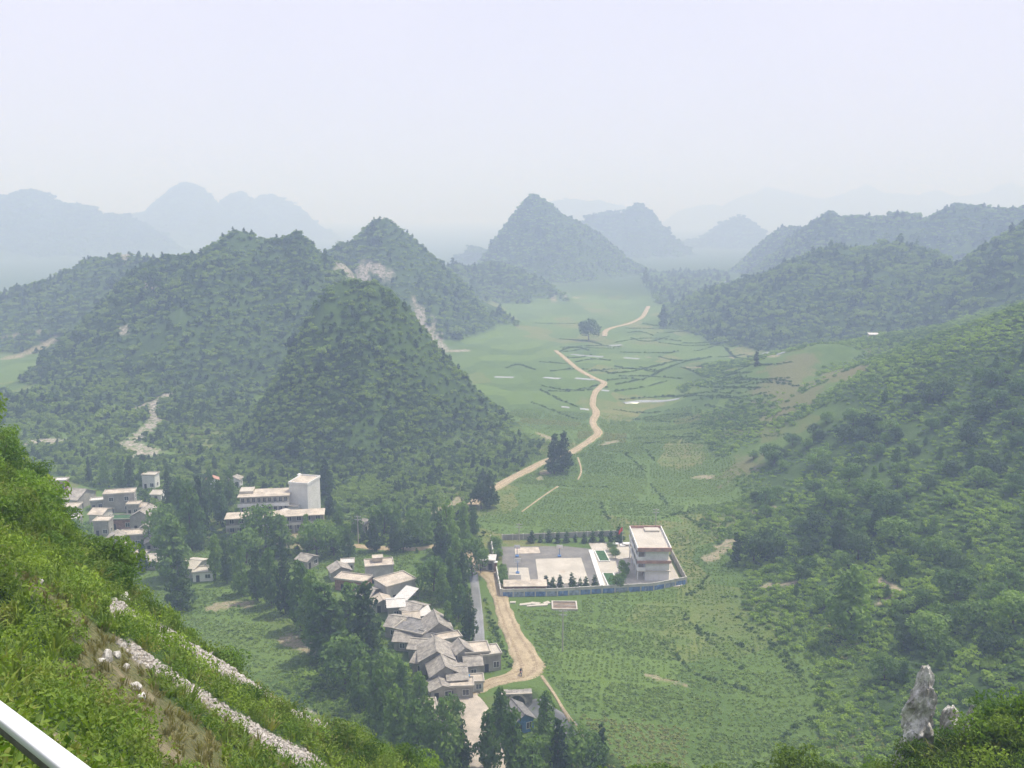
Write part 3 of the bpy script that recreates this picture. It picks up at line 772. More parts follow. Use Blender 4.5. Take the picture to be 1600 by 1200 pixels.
def dirt_mat():
    m, N, L = nt('rutted_ochre_dirt')
    g = pos(N); n1 = noise(N, L, g, .35, 5, .7); n2 = noise(N, L, g, 1.8, 4, .7)
    c = mixc(N, L, ramp(N, L, n1, .3, .7), (.34, .275, .18), (.47, .39, .27)); c = mixc(N, L, ramp(N, L, n2, .5, .75), c, (.27, .215, .14))
    u = attr(N, 'across')
    def math_(op, a, b):
        k = N.new('ShaderNodeMath'); k.operation = op
        for i, v in enumerate((a, b)):
            if isinstance(v, (int, float)): k.inputs[i].default_value = v
            else: L.new(v, k.inputs[i])
        return k.outputs[0]
    off = math_('MULTIPLY', math_('SUBTRACT', n1, .5), .35)
    d = math_('ABSOLUTE', math_('SUBTRACT', math_('ABSOLUTE', math_('SUBTRACT', math_('ADD', u, off), .5), 0), .2), 0)
    rut = math_('MULTIPLY', ramp(N, L, d, .085, .03), ramp(N, L, n2, .35, .6))
    c = mixc(N, L, rut, c, (.25, .195, .125))
    e = math_('ABSOLUTE', math_('SUBTRACT', u, .5), 0)
    verge = math_('MULTIPLY', ramp(N, L, math_('ADD', e, math_('MULTIPLY', math_('SUBTRACT', n2, .5), .5)), .36, .5), 1.0)
    c = mixc(N, L, verge, c, (.16, .17, .075))
    finish(N, L, c, .95, .1, n2, .2); return m
M['dirt'] = dirt_mat()
M['street'] = plain('dusty_concrete_street', (.44, .39, .33), .16, .25, stain=(.28, .24, .20))
M['water'] = plain('silty_stream_water', (.22, .225, .225), .12, .15, rough=.12, spec=.5)
M['film'] = plain('pale_flooded_plot', (.30, .33, .32), .15, .2, rough=.2, spec=.5)
M['steel_blue'] = plain('blue_painted_steel', (.10, .20, .42), .15, 2)
M['steel'] = plain('galvanised_steel', (.45, .46, .47), .12, 2, rough=.45, spec=.5)
M['red_cloth'] = plain('red_cloth', (.62, .06, .04), .12, 2)
M['dark'] = plain('dark_rubber_and_cloth', (.035, .035, .04), .2, 3)
M['stone'] = plain('dressed_grey_stone', (.30, .285, .26), .25, 1.0, bump=.1)
M['skin'] = plain('skin', (.45, .28, .2), .05, 5)

# ------------------------------------------------------------------ draped strips: roads, paths, stream
def smooth_path(P, step):
    P = np.array(P, float); Q = []
    ext = np.vstack([2 * P[0] - P[1], P, 2 * P[-1] - P[-2]])
    for i in range(1, len(ext) - 2):
        p0, p1, p2, p3 = ext[i - 1], ext[i], ext[i + 1], ext[i + 2]
        n = max(2, int(np.hypot(*(p2 - p1)[:2]) / step))
        for t in np.arange(n) / n:
            Q.append(.5 * ((2 * p1) + (-p0 + p2) * t + (2 * p0 - 5 * p1 + 4 * p2 - p3) * t * t + (-p0 + 3 * p1 - 3 * p2 + p3) * t ** 3))
    Q.append(P[-1]); return np.array(Q)
def strip(name, pix, mat, label, cat, lift=.12, step=1.2, cross=9, ragged=.3, rmin=120, kind='structure', floor=False):
    """pix: (px, py, width in metres)"""
    W = [tuple((on_floor(a, b) if floor else pick(a, b, rmin))[:2]) + (w,) for a, b, w in pix]
    Q = smooth_path(W, step)
    T = np.gradient(Q[:, :2], axis=0); T /= np.linalg.norm(T, axis=1)[:, None] + 1e-9
    Nn = np.stack([-T[:, 1], T[:, 0]], -1)
    n = len(Q); V = np.zeros((n, cross, 3))
    for k in range(cross):
        o = (k / (cross - 1) - .5) * Q[:, 2]
        if k in (0, cross - 1): o = o * (1 + ragged * fbm(Q[:, 0] + 31 * k, Q[:, 1], 3.5, 3))
        V[:, k, :2] = Q[:, :2] + Nn * o[:, None]
    V[:, :, 2] = ground(V[:, :, 0], V[:, :, 1]) + lift
    V[:, 0, 2] -= lift + .25; V[:, -1, 2] -= lift + .25
    V[:, 1:-1, 2] += .05 * fbm(V[:, 1:-1, 0], V[:, 1:-1, 1], 1.5, 2)
    i = np.arange(n * cross).reshape(n, cross)
    F = np.stack([i[:-1, :-1], i[1:, :-1], i[1:, 1:], i[:-1, 1:]], -1).reshape(-1, 4)
    F = F[:, ::-1]
    me = np_mesh(name, V.reshape(-1, 3), F, mat, True)
    ua = me.attributes.new('across', 'FLOAT', 'POINT'); ua.data.foreach_set('value', np.tile(np.linspace(0, 1, cross), n).astype(np.float32))
    o = link(bpy.data.objects.new(name, me))
    tag(o, label, cat, kind=kind)
    ROADS.append(([tuple(q[:2]) for q in Q[::3]] + [tuple(Q[-1][:2])], float(np.mean(Q[:, 2])) * .5 + .6))
    return o
ROADS = []
strip('dirt_road', [(734, 1084, 3), (752, 1074, 4), (772, 1066, 4.5), (795, 1060, 5), (818, 1052, 7.5), (826, 1040, 8.5), (815, 1016, 7), (799, 985, 5.8), (787, 955, 5), (779, 928, 4.8), (772, 908, 5.4), (757, 890, 7), (741, 872, 6)], M['dirt'], 'wide ochre dirt road running past the walled school', 'road', .2)
strip('dirt_road', [(738, 790, 5), (752, 776, 4.5), (783, 757, 4.5), (815, 740, 4.5), (850, 722, 4), (880, 712, 4), (905, 700, 4), (925, 686, 4.5), (935, 676, 4.5), (926, 660, 4), (932, 645, 4.5), (926, 632, 4), (931, 612, 4), (944, 599, 4.5), (930, 592, 4), (905, 578, 4), (885, 562, 4), (868, 548, 3.5)], M['dirt'], 'pale winding dirt track crossing the fields up the valley', 'track', .35)
strip('dirt_road', [(944, 526, 5), (950, 515, 5), (985, 505, 5), (1003, 496, 5), (1013, 479, 5)], M['dirt'], 'far bend of pale track near the valley head', 'track', .5, step=4)
strip('street', [(765, 1215, 8), (757, 1170, 8), (748, 1130, 7), (735, 1100, 7), (716, 1078, 6), (700, 1058, 4)], M['street'], 'dusty concrete village street between the trees', 'street', .15, floor=True)
strip('lane', [(690, 1150, 4), (688, 1110, 4), (686, 1080, 4), (680, 1050, 3)], M['street'], 'pale lane beside the lowest slate roofed houses', 'lane', .19, floor=True)
strip('village_track', [(540, 852, 3.5), (600, 857, 4), (655, 858, 3.5), (700, 852, 3.5), (742, 872, 4)], M['dirt'], 'earth track behind the flat roofed houses', 'track', .15, floor=True)
strip('footpath', [(846, 1056, .9), (866, 1085, .8), (882, 1112, .8), (900, 1138, .8), (920, 1155, .8), (938, 1168, .8)], M['dirt'], 'narrow earth footpath along the edge of the crop field', 'path', .15)
strip('footpath', [(903, 715, .9), (908, 735, .8), (903, 750, .8)], M['dirt'], 'short bent footpath between the fields below the track', 'path', .15)
strip('footpath', [(872, 760, .8), (845, 778, .7), (815, 800, .7)], M['dirt'], 'faint diagonal footpath across the field above the school', 'path', .15)
strip('stream', [(738, 880, 3), (743, 925, 3), (746, 962, 3.4), (748, 1000, 3.5), (752, 1020, 3.2)], M['water'], 'narrow grey stream between the trees and the dirt road', 'stream', .1, ragged=.05)
strip('stream', [(812, 1090, 3), (845, 1108, 3.2), (880, 1135, 3.5), (905, 1160, 4), (935, 1195, 4)], M['water'], 'grey stream leaving the stone arch toward the trees', 'stream', .1, ragged=.05)
for pp, lab in [([(893, 554, 5), (943, 558, 5)], 'long pale flooded plot beside the bend of the track'), ([(975, 630, 3.5), (1010, 627, 4), (1062, 623, 3)], 'long pale strip along a terrace edge'), ([(850, 590, 5), (876, 592, 5)], 'small pale plot near the middle of the fields'),
                ([(773, 589, 4), (803, 590, 4)], 'pale strip beside the foot of the quarry slope'), ([(900, 591, 4), (930, 594, 4)], 'pale plot touching the bend of the track'), ([(940, 610, 3), (952, 611, 3)], 'tiny pale plot right of the track'),
                ([(877, 636, 3.5), (890, 637, 3.5)], 'pale patch left of the track beside another'), ([(906, 639, 3.5), (920, 640, 3.5)], 'pale patch close to the narrow part of the track'), ([(950, 540, 5), (972, 539, 5)], 'pale plot below the far bend of the track'),
                ([(975, 559, 5), (1000, 561, 5)], 'pale plot at the start of the terraces'), ([(1196, 551, 5), (1222, 553, 5)], 'pale plot below the rounded hill')]:
    strip('flooded_field', pp, M['film'], lab, 'field plot', .3, step=3)

# ------------------------------------------------------------------ houses
def window_on(parent, x, y, z, w, h, face, mats=('glass', 'wall_white')):
    """face: 'f' front (-y), 'b' back, 'l' left (-x), 'r' right: a framed pane standing 3 cm proud"""
    m, f = MB(), MB(); t = .08
    def bx(b, a0, a1, z0, z1, d0, d1):
        if face == 'f': b.box(a0, a1, y - d1, y - d0, z0, z1)
        elif face == 'b': b.box(a0, a1, y + d0, y + d1, z0, z1)
        elif face == 'l': b.box(x - d1, x - d0, a0, a1, z0, z1)
        else: b.box(x + d0, x + d1, a0, a1, z0, z1)
    c = x if face in 'fb' else y
    bx(m, c - w / 2, c + w / 2, z, z + h, .0, .03)
    bx(f, c - w / 2 - t, c - w / 2, z - t, z + h + t, 0, .07); bx(f, c + w / 2, c + w / 2 + t, z - t, z + h + t, 0, .07)
    bx(f, c - w / 2, c + w / 2, z - t, z, 0, .1); bx(f, c - w / 2, c + w / 2, z + h, z + h + t, 0, .07); bx(f, c - .03, c + .03, z, z + h, .03, .06)
    p = m.build('window', M[mats[0]], parent); f.build('frame', M[mats[1]], p)
    return p
def gable_roof(w, d, h, rise, over=.45, t=.16):
    m = MB(); s = rise / (w / 2)
    zo = h - over * s
    for sg in (-1, 1):
        X0, X1 = sg * (w / 2 + over), 0
        a = [(X0, -d / 2 - over, zo), (X1, -d / 2 - over, h + rise), (X1, d / 2 + over, h + rise), (X0, d / 2 + over, zo)]
        if sg > 0: a = [a[1], a[0], a[3], a[2]]
        m.hexa([(p[0], p[1], p[2] + .02) for p in a] + [(p[0], p[1], p[2] + t) for p in a])
    return m
HOUSES = []
def house(px, py, w, d, h, rise, yaw, wall, roof, label, cat='house', z0=None, rmin=120, front_windows=2, floors=1, group=None):
    w, d, h = w * .88, d * .88, h * .94
    g = on_floor(px, py, h + rise * .5)
    zg = float(ground(g[0], g[1]))
    g = on_floor(px, py, zg + h + rise * .5)
    zg = float(ground(g[0], g[1])) - .15
    o = empty('house', (g[0], g[1], zg), math.radians(yaw))
    tag(o, label, cat, group)
    HOUSES.append((g[0], g[1], max(w, d) * .5))
    if rise > 0:
        MB().prism([(-w / 2, -.8), (w / 2, -.8), (w / 2, h), (0, h + rise), (-w / 2, h)], -d / 2, d / 2).build('wall', M[wall], o)
        r = gable_roof(w, d, h, rise).build('roof', M[roof], o)
        MB().box(-.14, .14, -d / 2 - .47, d / 2 + .47, h + rise + .08, h + rise + .24).build('ridge_cap', M[roof], r)
    else:
        MB().box(-w / 2, w / 2, -d / 2, d / 2, -.8, h).build('wall', M[wall], o)
        r = MB().box(-w / 2 - .25, w / 2 + .25, -d / 2 - .25, d / 2 + .25, h, h + .16).build('roof', M[roof], o)
        e, p = .18, .45
        pm = MB().box(-w / 2 - .25, w / 2 + .25, -d / 2 - .25, -d / 2 - .25 + e, h + .16, h + p).box(-w / 2 - .25, w / 2 + .25, d / 2 + .25 - e, d / 2 + .25, h + .16, h + p)
        pm.box(-w / 2 - .25, -w / 2 - .25 + e, -d / 2 - .25 + e, d / 2 + .25 - e, h + .16, h + p).box(w / 2 + .25 - e, w / 2 + .25, -d / 2 - .25 + e, d / 2 + .25 - e, h + .16, h + p)
        pm.build('parapet', M['concrete_pale'], r)
    fl = max(1, int(h // 2.9))
    for f in range(fl):
        zb = f * (h / fl) + 1.0
        nw = front_windows
        for k in range(nw):
            xx = (-.5 + (k + .5) / nw) * w
            if f == 0 and k == 0 and nw > 1:
                MB().box(xx - .45, xx + .45, -d / 2 - .05, -d / 2, -.1, 2.0).build('door', M['dark'], o)
            else: window_on(o, xx, -d / 2, zb, min(1.3, w / nw * .55), min(1.3, h / fl * .42), 'f')
        for sx in (-1, 1):
            window_on(o, sx * w / 2, 0, zb, 1.1, min(1.2, h / fl * .42), 'l' if sx < 0 else 'r')
    return o
for a in [
  # upper part of the near cluster
  (592, 879, 8.5, 6, 5.2, 0, 12, 'wall_pale', 'concrete', 'flat roofed pale block with a water tank on its roof'),
  (617, 905, 10, 7.5, 4.8, 0, 38, 'wall_pale', 'concrete', 'tan flat roofed house with white parapet and two big windows'),
  (552, 902, 10, 5, 3.4, 0, -16, 'brick', 'concrete', 'long low reddish building joined below the water tank block'),
  (530, 884, 6, 5, 3.0, 1.2, 24, 'wall_grey', 'slate', 'beige roofed cottage beside the long low reddish building'),
  (543, 877, 4, 4, 2.6, 0, 10, 'wall_pale', 'tin', 'small shed with white roof slab behind the beige roofed cottage'),
  (618, 938, 6, 4.5, 3.6, .8, 100, 'wall_grey', 'tin', 'white roofed house with banded grey wall'),
  (648, 945, 6.5, 5, 3.0, 1.0, 60, 'wall_grey', 'slate', 'beige slate house between the white roof and the pointed trees'),
  (622, 966, 7.5, 4.5, 3.2, 1.2, 74, 'wall_grey', 'slate', 'long beige roofed house with a broken ridge line'),
  (648, 978, 8.5, 7.5, 4.0, 0, -24, 'wall_grey', 'slate_dark', 'large grey flat roof terrace with a beige lower edge'),
  (682, 969, 7.2, 8, 4.0, 2.2, 14, 'wall_grey', 'slate', 'slate gabled house with its grey gable beside tall trees'),
  (698, 994, 7, 3.4, 3.6, 0, 22, 'wall_grey', 'concrete', 'narrow flat roof with a thick pale parapet below the gabled house'),
  (655, 1001, 6.5, 4, 3.0, 1.0, 80, 'wall_grey', 'slate', 'low beige roof partly behind green branches'),
  (681, 1012, 8.5, 8, 4.4, 2.0, 8, 'wall_grey', 'slate', 'big gabled house with a blank grey end wall'),
  (722, 1008, 4.2, 5, 5.0, 1.2, 20, 'wall_grey', 'slate', 'tall narrow gabled house beside the flat pale blocks'),
  (744, 1012, 6, 5.5, 4.8, 0, 10, 'wall_grey', 'concrete', 'cluttered flat roofed block behind the narrow gabled house'),
  (764, 1016, 5, 5, 4.2, 0, 16, 'wall_grey', 'concrete_pale', 'pale flat roofed block nearest to the stream'),
  (692, 1036, 7.0, 7, 4.0, 1.9, 14, 'wall_grey', 'slate', 'slate roofed house whose wing faces the lane'),
  (713, 1045, 8, 4.5, 3.6, 1.0, 98, 'wall_grey', 'slate', 'slate roofed wing with a blue awning below its eave'),
  (716, 1066, 7, 4, 3.0, 0, 4, 'wall_grey', 'concrete', 'low flat roofed shop with pinkish terrace beside the street'),
  (733, 1036, 4.0, 3.5, 2.6, 0, 12, 'wall_grey', 'slate_dark', 'small dark roofed lean to between slate wing and pale block'),
  (810, 1108, 4.6, 6.5, 3.2, 1.2, 24, 'blue_paint', 'slate_dark', 'small blue walled shed with a dark grey roof below the arch'),
  (664, 1102, 5, 5, 3.0, 0, 10, 'wall_grey', 'concrete', 'flat roofed house half hidden by trees at the lane end'),
  (575, 921, 7, 4.5, 3.0, .9, 70, 'wall_grey', 'slate', 'low grey cottage below the long reddish building'),
  (596, 934, 5, 4.5, 2.8, .9, 20, 'wall_grey', 'concrete', 'small beige cottage beside the banded white roofed house'),
  (642, 958, 5, 4, 2.8, .8, 100, 'brick', 'concrete', 'small brick cottage below the beige slate house'),
  (668, 990, 5, 4.5, 3.2, .9, 60, 'wall_grey', 'slate_dark', 'dark roofed cottage between the flat terrace and the gabled house'),
  (632, 990, 6, 4.5, 2.8, 1.0, 84, 'wall_grey', 'slate', 'beige cottage left of the large grey terrace'),
  (664, 1024, 6, 4.5, 3.0, 1.0, 70, 'wall_grey', 'slate', 'low cottage at the lane beside the blank grey gable'),
  (738, 1028, 5, 4, 3.4, .9, 100, 'wall_grey', 'slate', 'grey cottage squeezed behind the pale flat blocks'),
  (688, 1066, 5.5, 4.5, 2.8, .9, 16, 'wall_grey', 'slate', 'low slate cottage at the bottom of the lane'),
  (740, 1060, 4.5, 3.5, 2.6, 0, 6, 'wall_pale', 'concrete', 'small pale shed on the bare ground beside the shop'),
  # far left cluster
  (122, 768, 12, 7, 4.2, 2.2, 80, 'wall_grey', 'slate', 'long slate roof with a dark gable at its end'),
  (187, 768, 11, 6, 7.0, 0, 14, 'wall_grey', 'concrete', 'tall plain grey block with a flat roof above the gables'),
  (227, 797, 8, 8, 5.2, 2.0, -4, 'wall_grey', 'slate', 'grey house with a broad light gable beside the brick wall'),
  (231, 819, 5, 4, 3.2, 1.3, 0, 'wall_grey', 'slate', 'small gabled annex in front of the broad grey gable'),
  (192, 808, 9.5, 5, 3.6, 0, 4, 'brick', 'lawn', 'red brick building with weeds on its flat roof'),
  (161, 811, 5.2, 5, 5.2, 0, 4, 'wall_grey', 'concrete', 'grey block beside the red brick building'),
  (208, 832, 8.5, 5.5, 4.2, 0, 6, 'wall_grey', 'concrete', 'beige roof terrace below the red brick building'),
  (181, 834, 4.8, 5, 4.6, 1.0, 10, 'wall_grey', 'slate', 'grey gabled house next to the beige roof terrace'),
  (185, 850, 4.5, 4, 2.6, 0, 12, 'wall_pale', 'concrete_pale', 'low pale roof among trees below the beige terrace'),
  (157, 796, 7.5, 5, 4.0, 1.0, 84, 'wall_pale', 'concrete', 'beige roofed house behind the grey block'),
  (109, 790, 7, 6, 4.4, 0, 8, 'wall_grey', 'concrete', 'stacked grey house below the long slate roof'),
  (112, 808, 5.5, 5, 3.6, 0, 2, 'wall_grey', 'tin', 'grey house with white sheet roof beside the near bushes'),
  (152, 780, 4.6, 4, 3.6, 0, 16, 'wall_grey', 'tin', 'small white roof between long slate roof and tall block'),
  (209, 786, 4.5, 4, 4.0, 0, 6, 'wall_grey', 'concrete', 'small grey box house right below the tall block'),
  (223, 787, 3.6, 3.6, 3.0, .8, 80, 'wall_grey', 'concrete', 'tiny beige roofed hut behind the broad grey gable'),
  (237, 842, 4, 4, 3.0, .9, 20, 'wall_grey', 'slate', 'small grey hut below the gabled annex'),
  (243, 868, 6.5, 4.5, 3.0, .8, 84, 'wall_pale', 'concrete_pale', 'beige roofed house beside the light green tree'),
  (221, 864, 4, 4, 2.8, 0, 0, 'wall_pale', 'concrete', 'small beige roof seen between two dark trees'),
  (235, 740, 5.5, 4.5, 5.6, 0, -4, 'wall_white', 'concrete_pale', 'white two storey house alone at the foot of the hill'),
  (248, 767, 5.5, 4, 3.0, .7, 86, 'wall_white', 'concrete_pale', 'small pale roofed cottage alone among dark trees'),
  (93, 749, 6, 4, 4.0, 0, 8, 'brick', 'tin', 'red brick house with thin white roof above the bushes'),
  (303, 877, 8.5, 5, 3.2, .9, 78, 'wall_pale', 'concrete_pale', 'pale beige roof with a white upturned end among trees'),
  (318, 890, 6, 4.5, 2.8, 0, 10, 'wall_white', 'concrete_pale', 'low white walled house below the pale beige roof'),
  (332, 746, 4.5, 4, 4.4, .9, 20, 'wall_white', 'pink_trim', 'white house with reddish roof half hidden on the slope'),
  (368, 745, 4.5, 4, 3.4, .8, 0, 'wall_white', 'slate', 'small pale house beside dark trees above the school wing'),
  (497, 838, 5.5, 5, 3.0, .9, 30, 'wall_grey', 'slate', 'earth coloured hut behind trees below the white tower'),
  (567, 812, 5, 4, 3.4, .8, 70, 'wall_grey', 'slate', 'grey hut between dark conifers beyond the white tower'),
  (480, 868, 5.5, 4.5, 3.0, .9, 60, 'wall_grey', 'slate', 'beige hut among trees above the sloping field'),
]:
    house(*a)
# water tank on the pale block
def roof_extra(name, px, py, z, m, mat, label, cat, yaw=0):
    g = on_floor(px, py, z); zz = z
    o = m.build(name, mat); o.location = (g[0], g[1], zz); o.rotation_euler = (0, 0, math.radians(yaw)); tag(o, label, cat); return o
h0 = [o for o in bpy.data.objects if o.get('label', '').startswith('flat roofed pale block')][0]
tk = MB().box(-1.3, 1.3, -1.1, 1.1, 0, 1.0).box(-1.5, 1.5, -1.3, 1.3, 1.0, 1.16).build('water_tank', M['concrete']); tk.location = (h0.location.x - .5, h0.location.y + 1.0, h0.location.z + 5.36)
tk.rotation_euler = h0.rotation_euler; tag(tk, 'square concrete water tank on the pale flat roof', 'water tank')
# leaning white tin sheet roof and pale tarpaulin
def sheet(px, py, z, w, d, slope, yaw, mat, name, label, cat):
    g = on_floor(px, py, z); zg = float(ground(g[0], g[1]))
    o = empty(name, (g[0], g[1], zg), math.radians(yaw)); tag(o, label, cat)
    a, b = z - zg - slope / 2, z - zg + slope / 2
    MB().hexa([(-w / 2, -d / 2, a), (w / 2, -d / 2, a), (w / 2, d / 2, b), (-w / 2, d / 2, b), (-w / 2, -d / 2, a + .07), (w / 2, -d / 2, a + .07), (w / 2, d / 2, b + .07), (-w / 2, d / 2, b + .07)]).build('sheet', M[mat], o)
    for sx in (-1, 1):
        for sy, zz in ((-1, a), (1, b)):
            MB().tube((sx * (w / 2 - .2), sy * (d / 2 - .2), -.3), (sx * (w / 2 - .2), sy * (d / 2 - .2), zz + .02 - sy * slope * .2 / d), .07, seg=6).build('post', M['bark'], o)
sheet(635, 927, 4.2, 4, 5.5, 1.4, -30, 'tin', 'tin_shelter', 'tilted white metal sheet roof below the tan flat house', 'shelter')
sheet(660, 955, 2.8, 4.2, 4, .8, 20, 'tin', 'tarpaulin_shelter', 'pale tarpaulin shelter beside the pointed trees', 'shelter')
sheet(716, 1056, 2.6, 5, 2.0, -.5, 6, 'blue_paint', 'awning', 'small blue awning over the flat roofed shop', 'awning')

# ------------------------------------------------------------------ white school complex by the cone hill
def site(px, py, z=0.0):
    g = on_floor(px, py, z); return g[0], g[1], float(ground(g[0], g[1]))
gx, gy, gz = site(417, 812, 0)
wing = empty('school_wing', (gx, gy, gz), math.radians(8)); tag(wing, 'three storey grey and white wing with long balcony bands', 'building'); HOUSES.append((gx, gy, 9))
W_, D_, H_ = 15.5, 7.0, 9.3
MB().box(-W_ / 2, W_ / 2, -D_ / 2, D_ / 2, -1, H_).build('wall', M['wall_pale'], wing)
rf = MB().box(-W_ / 2 - .6, W_ / 2 + .4, -D_ / 2 - 1.5, D_ / 2 + .4, H_, H_ + .22).build('roof', M['concrete'], wing)
MB().box(-W_ / 2 - .4, -W_ / 2 + 4, -1.5, D_ / 2, H_ + .22, H_ + 1.1).build('stair_head', M['concrete_pale'], rf)
for f in range(3):
    zb = f * 3.1
    if f: MB().box(-W_ / 2 - (.6 if f == 2 else 1.6), W_ / 2, -D_ / 2 - 1.4, -D_ / 2, zb - .12, zb + .02).build('floor_slab', M['concrete'], wing)
    if f: MB().box(-W_ / 2 - (.6 if f == 2 else 1.6), W_ / 2, -D_ / 2 - 1.5, -D_ / 2 - 1.4, zb - .12, zb + 1.0).build('balcony_rail', M['wall_white'], wing)
    for k in range(9):
        window_on(wing, -W_ / 2 + .9 + k * 1.7, -D_ / 2, zb + 1.05, .95, 1.4, 'f')
gx, gy, gz = site(478, 806, 0)
tow = empty('tower_block', (gx, gy, gz), math.radians(-14)); tag(tow, 'tall white tower block with a flat roof at the hill foot', 'building'); HOUSES.append((gx, gy, 6))
MB().box(-3.3, 3.3, -4.6, 4.6, -1, 12.2).build('wall', M['wall_white'], tow)
rf = MB().box(-3.3, 3.3, -4.6, 4.6, 12.2, 12.35).build('roof', M['concrete'], tow)
MB().box(-3.5, 3.5, -4.8, -4.55, 12.0, 12.8).box(-3.5, 3.5, 4.55, 4.8, 12.0, 12.8).box(3.25, 3.5, -4.55, 4.55, 12.0, 12.8).box(-3.5, -3.25, -4.55, 4.55, 12.0, 12.8).build('parapet', M['wall_white'], rf)
for f in range(4):
    for k in range(2): window_on(tow, -3.3, -2.2 + k * 3.4, f * 3.0 + 1.1, 2.2, 1.6, 'l')
MB().box(-4.3, -3.6, 3.2, 4.8, -1, 13.0).build('stair_shaft', M['wall_white'], tow)
gx, gy, gz = site(459, 812, 0)
an = empty('annex', (gx, gy, gz), math.radians(-6)); tag(an, 'low white annex block at the foot of the tower', 'building')
MB().box(-2.4, 2.4, -2.5, 2.5, -1, 5.2).build('wall', M['wall_white'], an); MB().box(-2.6, 2.6, -2.7, 2.7, 5.2, 5.5).build('roof', M['concrete_pale'], an)
for k in range(2): window_on(an, -1.1 + 2.2 * k, -2.5, 2.9, 1.0, 1.3, 'f')
gx, gy, gz = site(443, 822, 0)
cn = empty('arched_canopy', (gx, gy, gz), math.radians(-28)); tag(cn, 'white arched canopy in front of the grey and white wing', 'canopy')
arc = [(-3 * math.cos(t), 3.2 + 2.2 * math.sin(t)) for t in np.linspace(0, math.pi, 13)]
ar2 = [(-2.85 * math.cos(t), 3.2 + 2.05 * math.sin(t)) for t in np.linspace(0, math.pi, 13)]
m = MB()
for k in range(12):
    p, q, r, s = arc[k], arc[k + 1], ar2[k + 1], ar2[k]
    m.hexa([(s[0], -2, s[1]), (r[0], -2, r[1]), (r[0], 2, r[1]), (s[0], 2, s[1]), (p[0], -2, p[1]), (q[0], -2, q[1]), (q[0], 2, q[1]), (p[0], 2, p[1])])
m.build('roof', M['tin'], cn)
for sx in (-1, 1):
    for sy in (-1, 1): MB().tube((sx * 2.9, sy * 1.7, -.5), (sx * 2.9, sy * 1.7, 3.25), .12).build('post', M['wall_white'], cn)
gx, gy, gz = site(432, 828, 0)
lg = empty('long_building', (gx, gy, gz), math.radians(9)); tag(lg, 'long low grey building with a walkway in front of the tower', 'building'); HOUSES.append((gx, gy, 12))
MB().box(-15, 15, -2.5, 2.5, -1, 5.4).build('wall', M['wall_grey'], lg); MB().box(-15.4, 15.4, -3.9, 2.8, 5.4, 5.65).build('roof', M['concrete'], lg)
MB().box(-15, 15, -3.7, -2.5, 2.6, 2.75).build('floor_slab', M['concrete'], lg); MB().box(-15, 15, -3.8, -3.7, 2.6, 3.5).build('balcony_rail', M['wall_pale'], lg)
for k in range(11): MB().box(-15 + k * 2.95, -14.7 + k * 2.95, -3.68, -3.4, -.8, 2.6).build('post', M['wall_pale'], lg)
for f in range(2):
    for k in range(10): window_on(lg, -13.3 + k * 2.95, -2.5, f * 2.75 + .9, 1.3, 1.3, 'f')
# ------------------------------------------------------------------ walled school
SZ = 0.0
def slab(name, poly, z, mat, label, t=.5):
    n = len(poly)
    me = bpy.data.meshes.new(name)
    V = [(x, y, z - t) for x, y in poly] + [(x, y, z) for x, y in poly]
    F = [tuple(range(n, 2 * n))] + [(k, (k + 1) % n, n + (k + 1) % n, n + k) for k in range(n)]
    me.from_pydata(V, [], F); me.update(); me.materials.append(mat)
    o = link(bpy.data.objects.new(name, me)); tag(o, label, 'pavement', kind='structure'); return o
slab('schoolyard', [(-2.2, 233), (25.4, 234), (24.2, 266), (16, 268.5), (-3.2, 268)], .10, M['asphalt'], 'dark grey schoolyard tarmac inside the wall')
slab('sports_slab', [(7.3, 239.3), (21.2, 239.7), (20.3, 258.8), (6.9, 257.8)], .16, M['concrete_pale'], 'pale concrete sports court in the schoolyard')
slab('sports_slab', [(-1.0, 238.5), (5.2, 238.5), (4.6, 251.0), (-.9, 251.0)], .16, M['concrete_pale'], 'small pale concrete court beside the left wall')
slab('yard_patch', [(-.9, 239.5), (2.6, 239.5), (2.5, 245.5), (-.8, 245.5)], .20, M['asphalt'], 'dark patch in the small pale court')
slab('yard_patch', [(1.0, 262.0), (8.5, 262.5), (8.0, 267.4), (.8, 267.4)], .15, M['concrete'], 'faded pinkish patch at the back of the tarmac')
slab('paved_forecourt', [(25.4, 235.5), (36.5, 236.2), (46.5, 238), (46, 262), (36.5, 272), (23.5, 271.5), (24.2, 264)], .13, M['concrete_pale'], 'pale paved forecourt in front of the school building')
slab('paved_kerb', [(24.0, 235.5), (25.3, 235.5), (24.3, 265), (23.0, 265)], .30, M['wall_white'], 'white kerb between tarmac and forecourt')
slab('court_mark', [(13.2, 247.0), (15.0, 247.0), (15.0, 249.2), (13.2, 249.2)], .175, M['concrete'], 'grey square mark in the middle of the pale court')
def bed(x0, x1, y0, y1, sk, label):
    o = empty('planting_bed', ((x0 + x1) / 2, (y0 + y1) / 2, .13)); tag(o, label, 'planting bed')
    hx, hy = (x1 - x0) / 2, (y1 - y0) / 2
    MB().hexa([(-hx + sk, -hy, 0), (hx + sk, -hy, 0), (hx - sk, hy, 0), (-hx - sk, hy, 0), (-hx + sk, -hy, .3), (hx + sk, -hy, .3), (hx - sk, hy, .3), (-hx - sk, hy, .3)]).build('kerb', M['wall_white'], o)
    e = .35
    MB().hexa([(-hx + sk + e, -hy + e, .3), (hx + sk - e, -hy + e, .3), (hx - sk - e, hy - e, .3), (-hx - sk + e, hy - e, .3), (-hx + sk + e, -hy + e, .38), (hx + sk - e, -hy + e, .38), (hx - sk - e, hy - e, .38), (-hx - sk + e, hy - e, .38)]).build('lawn', M['lawn'], o)
bed(24.9, 28.2, 255.5, 264.0, .35, 'long lawn bed with white kerb farther from the front wall')
